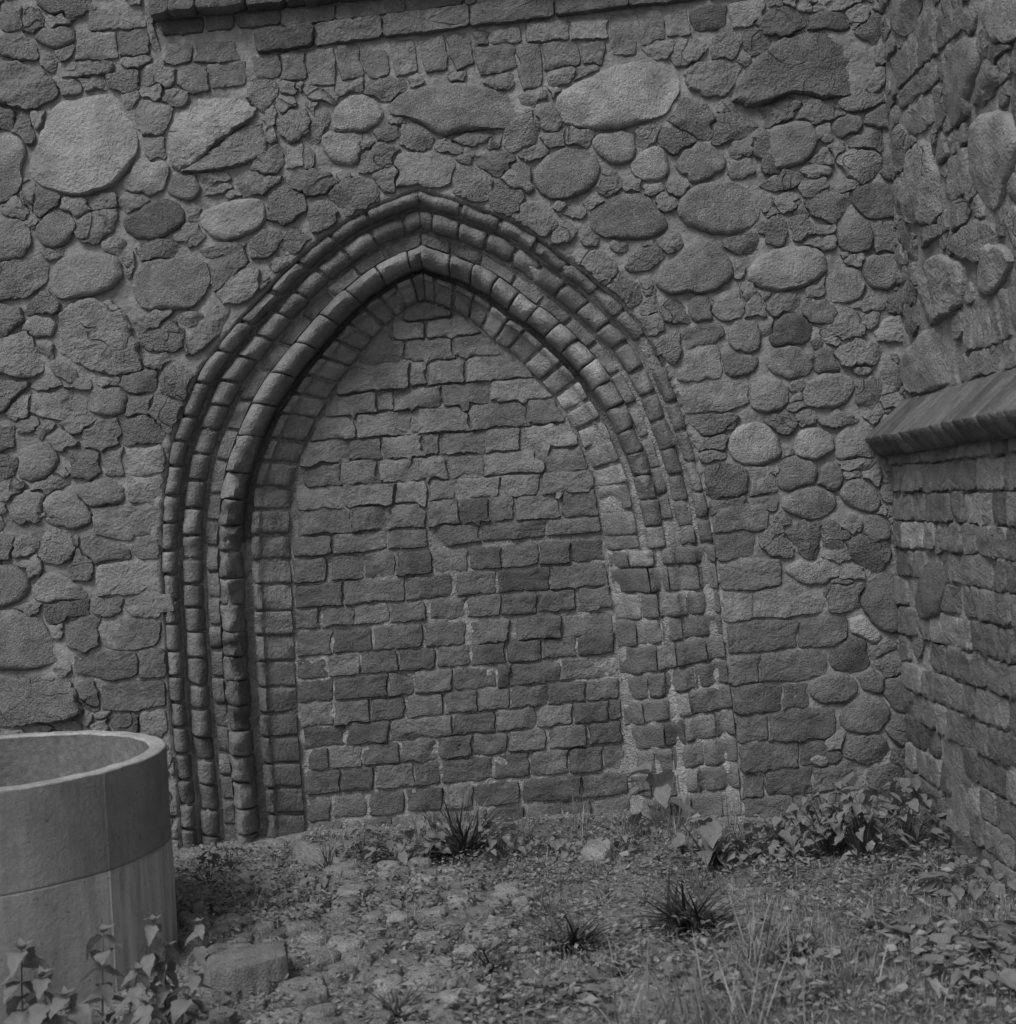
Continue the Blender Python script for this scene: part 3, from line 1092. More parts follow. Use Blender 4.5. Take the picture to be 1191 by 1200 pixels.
class Owner(Mask):                             # a mask that also knows which piece owns each spot
    def __init__(self, *a, cell=0.006):
        super().__init__(*a, cell=cell)
        self.o = np.zeros(self.m.shape, np.int32)

    def own(self, poly, k):
        keep_ = self.m.copy()
        self.m[:] = False
        self.fill(poly)
        self.o[self.m & (self.o == 0)] = k
        self.m |= keep_

    def settle(self, P, kind, k, reach=0.022, gap=0.005):
        """let an outline spread until it nearly meets its neighbours, as fitted masonry does"""
        P = np.asarray(P, float)
        if area(P) < 0:
            P = P[::-1]
        if kind == 's':
            P = chaikin(P, 1)
        per = np.sum(np.hypot(*(np.roll(P, -1, 0) - P).T))
        n_ = int(np.clip(per / .012, 16, 70))
        if kind == 'b':
            Q_ = [P]
            Q_.append(resample(P, n_))
            P = Q_[1]
        else:
            P = resample(P, n_)
        c = P.mean(0)
        D = P - c
        R = np.maximum(np.hypot(*D.T), 1e-4)
        D = D / R[:, None]
        g = np.zeros(len(P))
        for i in range(len(P)):
            st = 0.0
            while st < reach:
                q = c + D[i] * (R[i] + st + .003 + gap)
                a_, b_ = self.idx(*q)
                if not (0 <= a_ < self.o.shape[0] and 0 <= b_ < self.o.shape[1]):
                    break
                w = self.o[a_, b_]
                if w != 0 and w != k:
                    break
                st += .003
            g[i] = st
        g = np.minimum(g, 0.25 * np.roll(g, 1) + 0.5 * g + 0.25 * np.roll(g, -1) + .003)
        P = c + D * (R + g)[:, None]
        self.own(P, k)
        return P


def blob(a, b, ra, rb):
    n = random.randint(6, 9)
    ph = random.uniform(0, 6)
    rot = random.uniform(-.5, .5)
    out = []
    for i in range(n):
        t = ph + 2 * math.pi * i / n
        k = random.uniform(0.72, 1.0)
        x, y = ra * k * math.cos(t), rb * k * math.sin(t)
        out.append((a + x * math.cos(rot) - y * math.sin(rot), b + x * math.sin(rot) + y * math.cos(rot)))
    return out


def heights(kind, P):
    size = math.sqrt(abs(area(np.asarray(P))))
    if kind == 's':
        return min(0.036, 0.009 + size * 0.09)
    if kind == 'r':
        return min(0.036, 0.011 + size * 0.09)
    return random.uniform(0.007, 0.014)


def fill_rubble(mask, sizes, tries, out):
    for r, n in zip(sizes, tries):
        for _ in range(n):
            a = random.uniform(mask.a0, mask.a0 + mask.m.shape[0] * mask.c)
            b = random.uniform(mask.b0, mask.b0 + mask.m.shape[1] * mask.c)
            rr = r * random.uniform(0.8, 1.25)
            P = blob(a, b, rr * random.uniform(1.0, 1.5), rr)
            if mask.free(P):
                mask.fill(P)
                out.append((random.choice('srr') if r > .05 else 'r', random.choice((4, 4, 5)), P))


def mortar_bed(name, plane, a0, a1, b0, b1, step, lvl, amp, mat, parent, hole=None, keep=None, seed=1):
    na, nb = int((a1 - a0) / step) + 1, int((b1 - b0) / step) + 1
    A, B = np.meshgrid(np.linspace(a0, a1, na), np.linspace(b0, b1, nb), indexing='ij')
    h = lvl + amp * (fbm(A * 4, B * 4, 3, seed) * 1.0 + fbm(A * 16, B * 16, 3, seed + 5) * 1.0 + fbm(A * 60, B * 60, 2, seed + 9) * 0.45)
    o, ea, eb, en = plane
    V = np.array(o)[None] + A.reshape(-1, 1) * np.array(ea)[None] + B.reshape(-1, 1) * np.array(eb)[None] + h.reshape(-1, 1) * np.array(en)[None]
    I = np.arange(na * nb).reshape(na, nb)
    Q = np.stack([I[:-1, :-1], I[1:, :-1], I[1:, 1:], I[:-1, 1:]], -1).reshape(-1, 4)
    if hole is not None:                     # the bed closes against the arch
        hp = np.asarray(hole)
        fa, fb = A.ravel(), B.ravel()
        ins_ = inside(hp, fa, fb)
        cell_in = ins_[Q].sum(1)
        edge = np.unique(Q[(cell_in > 0) & (cell_in < 4)])
        edge = edge[ins_[edge]]
        d2 = (fa[edge][:, None] - hp[None, :, 0]) ** 2 + (fb[edge][:, None] - hp[None, :, 1]) ** 2
        hit = hp[d2.argmin(1)]
        cen = hp.mean(0)
        hit = hit + (cen - hit) * 0.006
        V[edge] = np.array(o)[None] + hit[:, :1] * np.array(ea)[None] + hit[:, 1:] * np.array(eb)[None] - 0.03 * np.array(en)[None]
        Q = Q[cell_in < 4]
    ca = 0.25 * (A[:-1, :-1] + A[1:, :-1] + A[1:, 1:] + A[:-1, 1:]).ravel()
    cb = 0.25 * (B[:-1, :-1] + B[1:, :-1] + B[1:, 1:] + B[:-1, 1:]).ravel()
    ca, cb = A.ravel()[Q].mean(1), B.ravel()[Q].mean(1)
    if keep is not None:
        Q = Q[inside(keep, ca, cb)]
    return np_mesh(name, V, Q, mat, parent)


# ================================================================== THE SETTING: ground
def ground_z(x, y):
    z = fbm(x * 1.3, y * 1.3, 4, 31) * 0.05 + fbm(x * 9, y * 9, 3, 35) * 0.016
    near = np.clip((y + 0.35) / 0.35, 0, 1)
    return z + near * 0.03


def build_ground():
    xs = np.concatenate([[-300, -80, -30, -12, -6], np.arange(-3.4, 2.6, 0.022), [4, 8, 20, 60, 300]])
    ys = np.concatenate([[-300, -80, -30, -12], np.arange(-6.0, -3.0, 0.15), np.arange(-3.0, 0.30, 0.022), [1, 4, 20, 100, 300]])
    X, Y = np.meshgrid(xs, ys, indexing='ij')
    Z = ground_z(X, Y)
    I = np.arange(X.size).reshape(X.shape)
    Q = np.stack([I[:-1, :-1], I[1:, :-1], I[1:, 1:], I[:-1, 1:]], -1).reshape(-1, 4)
    o = np_mesh('ground', np.stack([X.ravel(), Y.ravel(), Z.ravel()], 1), Q, M_EARTH)
    tag(o, 'bare trodden earth at the foot of the old church wall', None, None, 'structure')
    return o


build_ground()

# ================================================================== THE CHURCH WALL
wall = thing('church_wall', 'rough wall of fieldstones, rubble and old bricks around the pointed doorway', 'wall')
W_A0, W_A1, W_B1 = -3.0, 1.72, 3.75
mask = Owner(W_A0, W_A1, 0.0, W_B1)
mask.own(ARCH_POLY, -1)
stones = []
# brick courses running from the right jamb towards the corner: bottom of the course at x = 860, then brick ends
for yb, ends, tn_ in ((621, (838, 898), 5), (653, (836, 882), 4), (688, (845, 912), 4), (724, (848, 884, 965), 5), (762, (856, 934, 990), 3), (799, (852, 891, 967), 4),
                      (835, (858, 916, 946), 3), (869, (862, 902, 976), 3), (903, (866, 936, 984), 3), (935, (870, 897, 953, 1012), 3), (963, (874, 930, 986), 3)):
    for e0, e1 in zip(ends[:-1], ends[1:]):
        f_ = lambda x, d: yb - d - .075 * (x - 860) + random.uniform(-1.2, 1.2)
        px = [(e0 + 2, f_(e0, 0)), ((e0 + e1) / 2, f_((e0 + e1) / 2, 0)), (e1 - 2, f_(e1, 0)), (e1 - 2, f_(e1, 27)), ((e0 + e1) / 2, f_((e0 + e1) / 2, 28)), (e0 + 2, f_(e0, 27))]
        stones.append(('b', tn_, np.array([on_wall(x, y) for x, y in px])))
        mask.own(stones[-1][2], len(stones))
for kind, tn, px in parse(WALL):
    P = np.array([on_wall(x, y) for x, y in px])
    stones.append((kind, tn, P))
    mask.own(P, len(stones))
# the band of the cornice is taken
corn = [on_wall(*p) for p in ((172, -40), (1400, -160), (1400, -62), (860, -3), (735, 12), (300, 64), (190, 66), (181, 24))]
mask.own(corn, -2)
for i in sorted(range(len(stones)), key=lambda i: -abs(area(stones[i][2]))):
    kind, tn, P = stones[i]
    stones[i] = (kind, tn, mask.settle(P, kind, i + 1, (.024 if abs(area(P)) < .012 else .008) if kind != 'b' else .016, .005))
mask.m = mask.o != 0
extra = []
fill_rubble(mask, (0.15, 0.11, 0.085, 0.06, 0.042, 0.03, 0.021, 0.014), (700, 900, 1200, 1500, 2500, 5000, 7000, 7000), extra)
for i, (kind, tn, P) in enumerate(extra):
    mask.own(P, 5000 + i)
for i, (kind, tn, P) in enumerate(extra):
    extra[i] = (kind, tn, mask.settle(P, kind, 5000 + i, .022, .005))
allst = sorted([s for s in stones + extra if s[0] != 'b'], key=lambda s: -abs(area(s[2])))
rub = Merge()
for i, (kind, tn, P) in enumerate(allst):
    P = np.asarray(P)
    if i < 295:
        piece('stone', P, kind, heights(kind, P), MAIN, M_STONE if kind == 's' else M_ROUGH, wall, TONE[tn], raw=True)
    else:
        rub.add(P, kind, heights(kind, P), MAIN, 0.0, True)
o = mesh_obj('rubble', rub.v, rub.f, M_ROUGH, wall, True, (0, 0, 0), 32)
tone(o, 0.19)
tag(o, None, None, None, 'stuff')
for kind, tn, P in stones:
    if kind == 'b':
        piece('brick', P, 'b', heights('b', P), MAIN, M_BRICK, wall, TONE[tn], raw=True)
mortar_bed('mortar', MAIN, W_A0, W_A1, -0.15, W_B1, 0.011, -0.001, 0.012, M_MORTAR, wall, hole=ARCH_POLY, seed=3)
# body of the wall behind its face
bm_v = [(W_A0, .45, -.2), (W_A1 + .6, .45, -.2), (W_A1 + .6, .45, W_B1), (W_A0, .45, W_B1), (W_A0, .0, -.2), (W_A0, .0, W_B1), (W_A1 + .6, 0.06, W_B1)]
mesh_obj('core', bm_v, [(0, 3, 2, 1), (0, 4, 5, 3), (5, 6, 2, 3)], M_MORTAR, wall, False)

# ------------------------------------------------------------------ cornice of projecting bricks along the top edge
cornice = thing('brick_cornice', 'projecting brick string courses with dark undersides along the top edge of the picture', 'cornice', (0, 0, 2.9))


def line_quad(x0, x1, f_bot, f_top, gap=1.2):
    return np.array([on_wall(x0 + gap, f_bot(x0)), on_wall(x1 - gap, f_bot(x1)), on_wall(x1 - gap, f_top(x1)), on_wall(x0 + gap, f_top(x0))])


lowb = lambda x: 63 - 0.122 * (x - 300)
lowt = lambda x: lowb(x) - 25
upb = lambda x: 24 - 0.098 * (x - 181)
for (fb, ft, x0, x1, H_, lens, tn) in (
        (lowb, lowt, 300, 1090, 0.032, (72, 80, 96, 92, 88, 98), 3),
        (lambda x: lowb(x) - 27, lambda x: upb(x) + 2, 330, 560, 0.014, (70, 84, 66), 4),
        (upb, lambda x: upb(x) - 27, 179, 1090, 0.085, (22, 30, 52, 46, 58, 50), 3),
        (lambda x: upb(x) - 29, lambda x: upb(x) - 56, 176, 1090, 0.105, (60, 82, 76, 88), 3),
        (lambda x: upb(x) - 58, lambda x: upb(x) - 85, 176, 1090, 0.09, (80, 42, 82), 4),
        (lambda x: upb(x) + 19, lambda x: upb(x) + 1, 190, 330, 0.012, (48, 36, 60), 3)):
    x = x0
    i = 0
    while x < x1 - 12:
        L = lens[i % len(lens)] * random.uniform(0.9, 1.1)
        e = min(x + L, x1)
        piece('brick', line_quad(x, e, fb, ft), 'b', H_ * random.uniform(0.8, 1.12), MAIN, M_BRICK, cornice, TONE[tn], jit=0.16)
        x = e
        i += 1

# ================================================================== THE MOULDED BRICK ARCH
arch = thing('brick_arch', 'pointed arch of worn moulded brick rolls and grooves framing the blocked doorway', 'arch', (-0.28, 0, 0))


def roll(c, hw, base, top, n=9):
    return [(c - hw * math.cos(math.pi * i / (n - 1)), base + (top - base) * math.sin(math.pi * i / (n - 1)) ** 0.8) for i in range(n)]


PROFILES = {
    'reveal_brick': [(0.002, .236), (0.003, .200), (0.03, .184), (0.06, .168), (0.09, .152), (.108, .140), (.113, .124), (.128, .118), (.144, .124), (.146, .160)],
    'inner_roll_brick': roll(.229, .044, .135, .022),
    'fillet_brick': [(.270, .098), (.274, .083), (.295, .079), (.316, .078), (.320, .095)],
    'middle_roll_brick': roll(.375, .038, .088, .024),
    'outer_roll_brick': roll(.456, .029, .052, -.006),
}
BACK = [(-.012, .25), (.0, .222), (.108, .160), (.138, .152), (.146, .165), (.150, .235), (.184, .235), (.192, .140), (.229, .062), (.264, .108), (.270, .100), (.318, .096), (.328, .106),
        (.340, .092), (.375, .046), (.411, .084), (.419, .082), (.428, .055), (.456, .018), (.484, .052), (.500, .060)]
JAMB = 0.42


def relief(k, s):                              # the right jamb is rebuilt and its mouldings are shallow
    if k == 0:
        return 1.0
    S = PATHS[1][1][-1]
    return float(np.interp(s / S, [0, .30, .42, .55, .72, 1], [.16, .18, .32, .6, .9, 1.0]))


def flat_dep(t):
    return float(np.interp(t, [0, .13, .30, .484], [.215, .085, .05, .004]))


def dep_at(k, s, t, d):
    r = relief(k, s)
    return d * r + flat_dep(t) * (1 - r)


def sweep_piece(name, prof, k, s0, s1, rough, tn, mat, parent):
    SEED[0] += 1.37
    sd = SEED[0]
    L = s1 - s0
    n = max(4, int(L / 0.018))
    ss = [s0, s0 + 0.004] + list(np.linspace(s0 + 0.012, s1 - 0.012, n)) + [s1 - 0.004, s1]
    dmax = max(p[1] for p in prof)
    rows = []
    verts = []
    cx = np.array(arch_pt(k, 0.5 * (s0 + s1), prof[len(prof) // 2][0]))
    cm = 0.5 * (prof[0][0] + prof[-1][0])
    wob = random.uniform(-.007, .006)
    for q, s in enumerate(ss):
        e = 0.010 if q in (0, len(ss) - 1) else (0.003 if q in (1, len(ss) - 2) else 0.0)
        row = []
        pts = [(prof[0][0], dmax + .05)] + list(prof) + [(prof[-1][0], dmax + .05)]
        for i, (t, d) in enumerate(pts):
            t2 = cm + (t - cm) * (1 - e * 4)
            x, z = arch_pt(k, s, t2)
            dd = dep_at(k, s, t2, d) + e * 0.8 + wob
            v = Vector((x * 16 + sd, z * 16, d * 16))
            nz = mn.fractal(v, 0.9, 2.1, 3) * (0.005 + rough * 0.016)
            if rough > 0:
                w = mn.noise(Vector((x * 7, z * 7, sd * 0.31)))
                nz += max(0.0, w + 0.1) * rough * 0.05 + max(0.0, mn.noise(Vector((x * 22, z * 22, sd * .7)))) * rough * .022
            if i in (0, len(pts) - 1):
                nz = 0.01
            else:
                x += mn.noise(v * 1.3 + Vector((9, 0, 0))) * (0.002 + rough * 0.006)
                z += mn.noise(v * 1.3 + Vector((0, 9, 0))) * (0.002 + rough * 0.006)
            row.append(len(verts))
            verts.append((x - cx[0], dd + nz, z - cx[1]))
        rows.append(row)
    faces = []
    m = len(rows[0])
    for a, b in zip(rows[:-1], rows[1:]):
        for i in range(m - 1):
            f = (a[i], a[i + 1], b[i + 1], b[i])
            faces.append(f if k == 1 else f[::-1])
    faces.append(tuple(rows[0]) if k == 0 else tuple(rows[0][::-1]))
    faces.append(tuple(rows[-1][::-1]) if k == 0 else tuple(rows[-1]))
    o = mesh_obj(name, verts, faces, mat, None, True, (cx[0], 0, cx[1]), 48)
    tone(o, tn, 0.2)
    adopt(o, parent)
    return o


for k in (0, 1):
    S = PATHS[k][1][-1]
    ph = {'reveal_brick': .0, 'inner_roll_brick': .03, 'fillet_brick': .05, 'middle_roll_brick': .012, 'outer_roll_brick': .04}
    if k == 1:                                   # the rebuilt jamb: toothed courses that run into the wall
        s = 0.0
        ci = 0
        while s < JAMB * S - .02:
            e = min(s + .103 + .004 * math.sin(ci * 2.1), JAMB * S)
            cuts = ([0.002, .12, .20, .335, .482], [0.002, .17, .262, .40, .482], [0.002, .09, .205, .30, .482])[ci % 3]
            for t0, t1 in zip(cuts[:-1], cuts[1:]):
                tt = np.linspace(t0 + .004, t1 - .004, max(4, int((t1 - t0) / .014)))
                pr = [(t, flat_dep(t) + .045 * math.sin(t * 62.0)) for t in tt]
                sweep_piece('jamb_brick', pr, 1, s + random.uniform(.003, .006), e - random.uniform(.003, .006), .3, TONE[4] * random.choice((.75, .85, .95, 1.1)), M_BRICK, arch)
            s = e
            ci += 1
    for nm, prof in PROFILES.items():
        s = JAMB * S if k == 1 else 0.0
        first = True
        ci = 0
        while s < S - 0.02:
            fr = s / S
            step = 0.103
            if nm == 'inner_roll_brick' and k == 0 and fr > 0.55:
                step = 0.15
            if nm == 'fillet_brick' and fr > .5:
                step = 0.135
            if nm == 'outer_roll_brick' and fr > .6:
                step = 0.125
            L = step * random.uniform(0.93, 1.07)
            ci += 1
            if first:
                L = 0.06 + ph[nm]
                first = False
            e = min(s + L, S)
            if S - e < 0.04:
                e = S
            g = random.uniform(0.003, 0.0075) if nm != 'inner_roll_brick' else 0.003
            rough = 0.3
            if nm == 'inner_roll_brick':
                rough = (1.35 if 0.2 < fr < 0.60 else (0.9 if fr <= .28 else 0.06)) if k == 0 else (0.55 if fr > 0.45 else 0.3)
            if nm in ('outer_roll_brick',):
                rough = 0.35 if k == 1 and fr > .45 else 0.15
            if nm == 'middle_roll_brick' and k == 1 and fr > .55:
                rough = 0.35
            if nm == 'fillet_brick' and k == 1:
                rough = .25
            if random.random() < 0.25:
                rough += 0.4
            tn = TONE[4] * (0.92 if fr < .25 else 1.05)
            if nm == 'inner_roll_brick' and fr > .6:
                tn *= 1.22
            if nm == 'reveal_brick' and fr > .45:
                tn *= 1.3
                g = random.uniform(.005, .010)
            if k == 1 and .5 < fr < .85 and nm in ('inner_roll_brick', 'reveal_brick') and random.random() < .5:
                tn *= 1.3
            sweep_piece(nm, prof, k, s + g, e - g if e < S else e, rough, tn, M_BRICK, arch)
            s = e
# mortar behind the arch bricks
bv, bf = [], []
for k in (0, 1):
    S = PATHS[k][1][-1]
    ss = np.linspace(0, S, 150)
    base = len(bv)
    for s in ss:
        for t, d in BACK:
            x, z = arch_pt(k, s, t)
            nz = mn.fractal(Vector((x * 20, z * 20, d * 20)), .9, 2, 3) * .005
            bv.append((x + .28, dep_at(k, s, t, min(d, .17) if relief(k, s) < .5 and t > .1 else d if s > .45 * S or not .145 < t < .19 else .172) + nz + 0.007 * (1 - relief(k, s)), z))
    m = len(BACK)
    for i in range(len(ss) - 1):
        for j in range(m - 1):
            f = (base + i * m + j, base + i * m + j + 1, base + (i + 1) * m + j + 1, base + (i + 1) * m + j)
            bf.append(f if k == 1 else f[::-1])
amo = mesh_obj('mortar', bv, bf, M_DARKMORTAR, arch)
amo.data.materials.append(M_LIME)
amo.data.materials.append(M_BRICK)
tone(amo, TONE[4])
for pg in amo.data.polygons:
    if pg.center.z + mn.noise(Vector(pg.center) * 6) * .12 < (1.0 if pg.center.x < .3 else 0.25):
        pg.material_index = 1
        if False:
            pg.material_index = 2

# ================================================================== THE BRICKED-UP DOORWAY
infill = thing('brick_infill', 'rough brick infill blocking the pointed doorway inside the arch', 'brickwork', (-0.28, REVEAL, 0))
ARCH_FIT = ARCH_IN.mean(0) + (ARCH_IN - ARCH_IN.mean(0)) * 0.997
INF = plane_at((0, REVEAL, 0), (1, 0, 0), (0, 0, 1), (0, -1, 0))
ib = Owner(ARCH_IN[:, 0].min() - .05, ARCH_IN[:, 0].max() + .05, -0.1, ARCH_IN[:, 1].max() + .05, cell=.005)
AA, BB = np.meshgrid((np.arange(ib.o.shape[0]) + .5) * ib.c + ib.a0, (np.arange(ib.o.shape[1]) + .5) * ib.c + ib.b0, indexing='ij')
ib.o[~inside(ARCH_FIT, AA, BB) & (BB > .02)] = -1
ibr = []
for line in INFILL.splitlines():
    hd, tl = line.split('|')
    ox, oy, tl0, tr0, bl0, br0 = [float(v) for v in hd.split()]
    fy = lambda x, a, b: a + (b - a) * x / 119.0
    for br in tl.split():
        x0, x1 = [float(v) for v in br.split(',')]
        P = []
        mx = 0.5 * (x0 + x1)
        for x, a, b in ((x0, bl0, br0), (mx, bl0, br0), (x1, bl0, br0), (x1, tl0, tr0), (mx, tl0, tr0), (x0, tl0, tr0)):
            P.append(on_wall(ox + (x + random.uniform(-.3, .3)) * K, oy + (fy(x, a, b) + random.uniform(-.3, .3)) * K, REVEAL - .012))
        P = np.array(P)
        for _ in range(20):                      # bricks against the arch are cut to it
            bad = ~inside(ARCH_FIT, P[:, 0], P[:, 1]) & (P[:, 1] > .1)
            if not bad.any():
                break
            c = P.mean(0)
            P[bad] += (c - P[bad]) * 0.06
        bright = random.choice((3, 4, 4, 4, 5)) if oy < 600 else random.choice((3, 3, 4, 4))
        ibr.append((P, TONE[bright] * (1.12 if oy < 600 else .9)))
        ib.own(P, len(ibr))
for i, (P, tn) in enumerate(ibr):
    P = ib.settle(P, 'b', i + 1, .045 if P[:, 1].max() > 1.3 else .008, .0075)
    rk = 'b' if random.random() < .88 else 'r'
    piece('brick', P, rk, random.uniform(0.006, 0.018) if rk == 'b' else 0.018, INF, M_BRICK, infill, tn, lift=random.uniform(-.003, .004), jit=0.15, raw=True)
keep = ARCH_IN.copy()
cc = keep.mean(0)
keep = cc + (keep - cc) * 1.012
a0, a1 = keep[:, 0].min(), keep[:, 0].max()
mortar_bed('mortar', INF, a0, a1, -0.1, keep[:, 1].max(), 0.010, -0.002, 0.012, M_LIME, infill, keep=np.vstack([keep, [[a1, -.2], [a0, -.2]]]) if False else keep, seed=21)
for ob in infill.children:
    if ob.name.startswith('mortar'):
        ob.location = Vector((.28, -REVEAL, 0))

# mortar beds keep world coordinates: shift back under moved parents
for ob in arch.children:
    if ob.name.startswith('mortar'):
        ob.location = (0, 0, 0)

# ================================================================== THE SIDE WALL (right), running towards the viewer
XU, XL = 1.60, 1.525
side = thing('side_wall', 'adjoining wall at right with boulders above a sloped brick offset and brick courses below', 'wall', (XU, 0, 0))
UP = plane_at((XU, 0, 0), (0, -1, 0), (0, 0, 1), (-1, 0, 0))
LO = plane_at((XL, 0, 0), (0, -1, 0), (0, 0, 1), (-1, 0, 0))
SA1 = 2.3
ZOFF = 1.62
um = Owner(0.0, SA1, ZOFF, W_B1)
lst = []
for kind, tn, px in parse(SIDE):
    P = np.array([on_side(x, y, XU - .02) for x, y in px])
    P[:, 0] = np.maximum(P[:, 0], 0.015)
    lst.append((kind, tn, P))
    um.own(P, len(lst))
for i in range(len(lst)):
    kind, tn, P = lst[i]
    lst[i] = (kind, tn, um.settle(P, kind, i + 1, (.028 if abs(area(P)) < .012 else .012) if kind != 'b' else .014, .004))
um.m = um.o != 0
ex = []
fill_rubble(um, (0.13, 0.09, 0.06, 0.04, 0.026, 0.018), (300, 400, 600, 600, 900, 900), ex)
for i, (kind, tn, P) in enumerate(ex):
    um.own(P, 5000 + i)
for i, (kind, tn, P) in enumerate(ex):
    ex[i] = (kind, tn, um.settle(P, kind, 5000 + i, .03, .004))
rub = Merge()
for kind, tn, P in lst:
    piece('brick' if kind == 'b' else 'stone', P, kind, heights(kind, P) * .85, UP, {'s': M_STONE, 'r': M_ROUGH, 'b': M_BRICK}[kind], side, TONE[tn], raw=True)
for i, (kind, tn, P) in enumerate(ex):
    P = np.asarray(P)
    if abs(area(P)) > .003:
        piece('stone', P, kind, heights(kind, P) * .7, UP, M_ROUGH, side, TONE[tn], raw=True)
    else:
        rub.add(P, kind, heights(kind, P) * .6, UP, 0.0, True)
if rub.v:
    o = mesh_obj('rubble', rub.v, rub.f, M_ROUGH, None, True, (0, 0, 0), 32)
    adopt(o, side)
    tone(o, 0.2)
    tag(o, None, None, None, 'stuff')
o = mortar_bed('mortar', UP, -0.05, SA1, ZOFF - .12, W_B1, 0.012, -0.002, 0.012, M_MORTAR, None, seed=41)
adopt(o, side)
lm = Mask(0.0, SA1, 0.0, 1.44)
for kind, tn, px in parse(SIDELOW):
    P = np.array([on_side(x, y, XL - .02) for x, y in px])
    P[:, 0] = np.maximum(P[:, 0], 0.012)
    lm.fill(P)
    piece('brick' if kind == 'b' else 'stone', P, kind, heights(kind, P), LO, {'s': M_STONE, 'r': M_ROUGH, 'b': M_BRICK}[kind], side, TONE[tn])
slab = np.array([on_side(x, y, XL - .01) for x, y in ((1103, 852), (1120, 848), (1136, 872), (1143, 975), (1128, 982), (1111, 930))])
lm.fill(slab)
piece('slab', slab, 'b', 0.014, LO, M_STONE, side, 0.22, tilt=(0, 0))
z = -0.03
row = 0
while z < 1.40:
    h = 0.096 * random.uniform(.97, 1.04)
    a = 0.02
    i = row % 2
    while a < SA1 - .1:
        L = (0.28 if i % 2 else 0.14) * random.uniform(.92, 1.06)
        sag = lambda q: 0.006 * math.sin(q * 2.3 + row * .7)
        P = np.array([(a + .006, z + sag(a)), (a + L - .006, z + sag(a + L)), (a + L - .006, z + h + sag(a + L)), (a + .006, z + h + sag(a))])
        i0, j0 = lm.idx(a + L / 2, max(z + h / 2, 0.01))
        if not lm.m[min(i0, lm.m.shape[0] - 1), min(j0, lm.m.shape[1] - 1)]:
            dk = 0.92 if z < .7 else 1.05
            tn = random.choice((3, 4, 4, 4, 5)) if random.random() > .05 else 6
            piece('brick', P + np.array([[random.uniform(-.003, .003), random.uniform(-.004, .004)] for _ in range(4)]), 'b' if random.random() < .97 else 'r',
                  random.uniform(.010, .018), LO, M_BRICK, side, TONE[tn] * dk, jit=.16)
        a += L
        i += 1
    z += h + 0.012
    row += 1
o = mortar_bed('mortar', LO, -0.05, SA1, -0.12, 1.50, 0.012, -0.002, 0.012, M_LIME, None, seed=47)
adopt(o, side)
mesh_obj('core', [(.0, -SA1, -.2), (.6, -SA1, -.2), (.6, -SA1, W_B1), (.0, -SA1, W_B1), (.6, 0.1, -.2), (.6, 0.1, W_B1), (0, .1, W_B1), (-.07, -SA1, -.2), (-.07, -SA1, 1.5), (0, -SA1, 1.5)],
         [(0, 1, 2, 3), (1, 4, 5, 2), (3, 2, 5, 6), (7, 0, 9, 8)], M_MORTAR, side, False)

# sloped brick offset on the side wall
cop = thing('sloped_brick_offset', 'sloping course of bricks with a dark overhanging edge jutting from the right wall', 'ledge', (1.5, -0.9, 1.5))
a = 0.0
i = 0
while a < SA1:
    wdt = 0.115 * random.uniform(.95, 1.08)
    q = [(1.63, 1.672), (1.425, 1.493), (1.487, 1.418), (1.70, 1.59)]
    j = random.uniform(-.0015, .0015)
    ys = (-a - .004, -a - .012, -a - wdt / 2, -a - wdt + .012, -a - wdt + .004)
    vs, fs = [], []
    nps = 16
    for yi, y in enumerate(ys):
        e = .009 if yi in (0, 4) else 0
        ring = []
        for s_ in range(4):
            p, r_ = q[s_], q[(s_ + 1) % 4]
            for w in (0.03, 0.33, 0.66, 0.97):
                x, zz = p[0] + (r_[0] - p[0]) * w, p[1] + (r_[1] - p[1]) * w
                nz = mn.fractal(Vector((x * 14, y * 14, zz * 14 + i * 3.3)), .9, 2, 3) * .005
                x += (1.56 - x) * e * 4 + nz + j
                zz += (1.545 - zz) * e * 4 + nz * .8 - j
                ring.append(len(vs))
                vs.append((x - 1.5, y + .9, zz - 1.5))
        if yi:
            p0 = len(vs) - 32
            for s_ in range(16):
                t_ = (s_ + 1) % 16
                fs.append((p0 + s_, p0 + t_, p0 + 16 + t_, p0 + 16 + s_))
    fs.append(tuple(range(15, -1, -1)))
    fs.append(tuple(range(len(vs) - 16, len(vs))))
    o = mesh_obj('brick', vs, fs, M_BRICK, cop, True)
    tone(o, TONE[3] * 1.15, .28)
    a += wdt
    i += 1
mesh_obj('mortar', [(x - 1.5, y + .9, z_ - 1.5) for y in (0.03, -SA1) for x, z_ in ((1.635, 1.665), (1.437, 1.492), (1.49, 1.428), (1.70, 1.60))],
         [(0, 1, 5, 4), (1, 2, 6, 5), (2, 3, 7, 6), (3, 0, 4, 7), (4, 5, 6, 7)], M_DARKMORTAR, cop, False)

M_RIM = masonry_mat('skylit_concrete_rim', 0.33, ((7, .75, 1.2), (60, .8, 1.2), (260, .85, 1.15)), ((60, .003), (250, .002)), use_color=False)  # sky light on the upward-facing rim, put into a paler colour
M_INNER = masonry_mat('inner_concrete', 0.15, ((5, .75, 1.3), (40, .8, 1.2), (200, .85, 1.15)), ((60, .003), (250, .002)), use_color=False)  # darker concrete for the inner faces of the ring

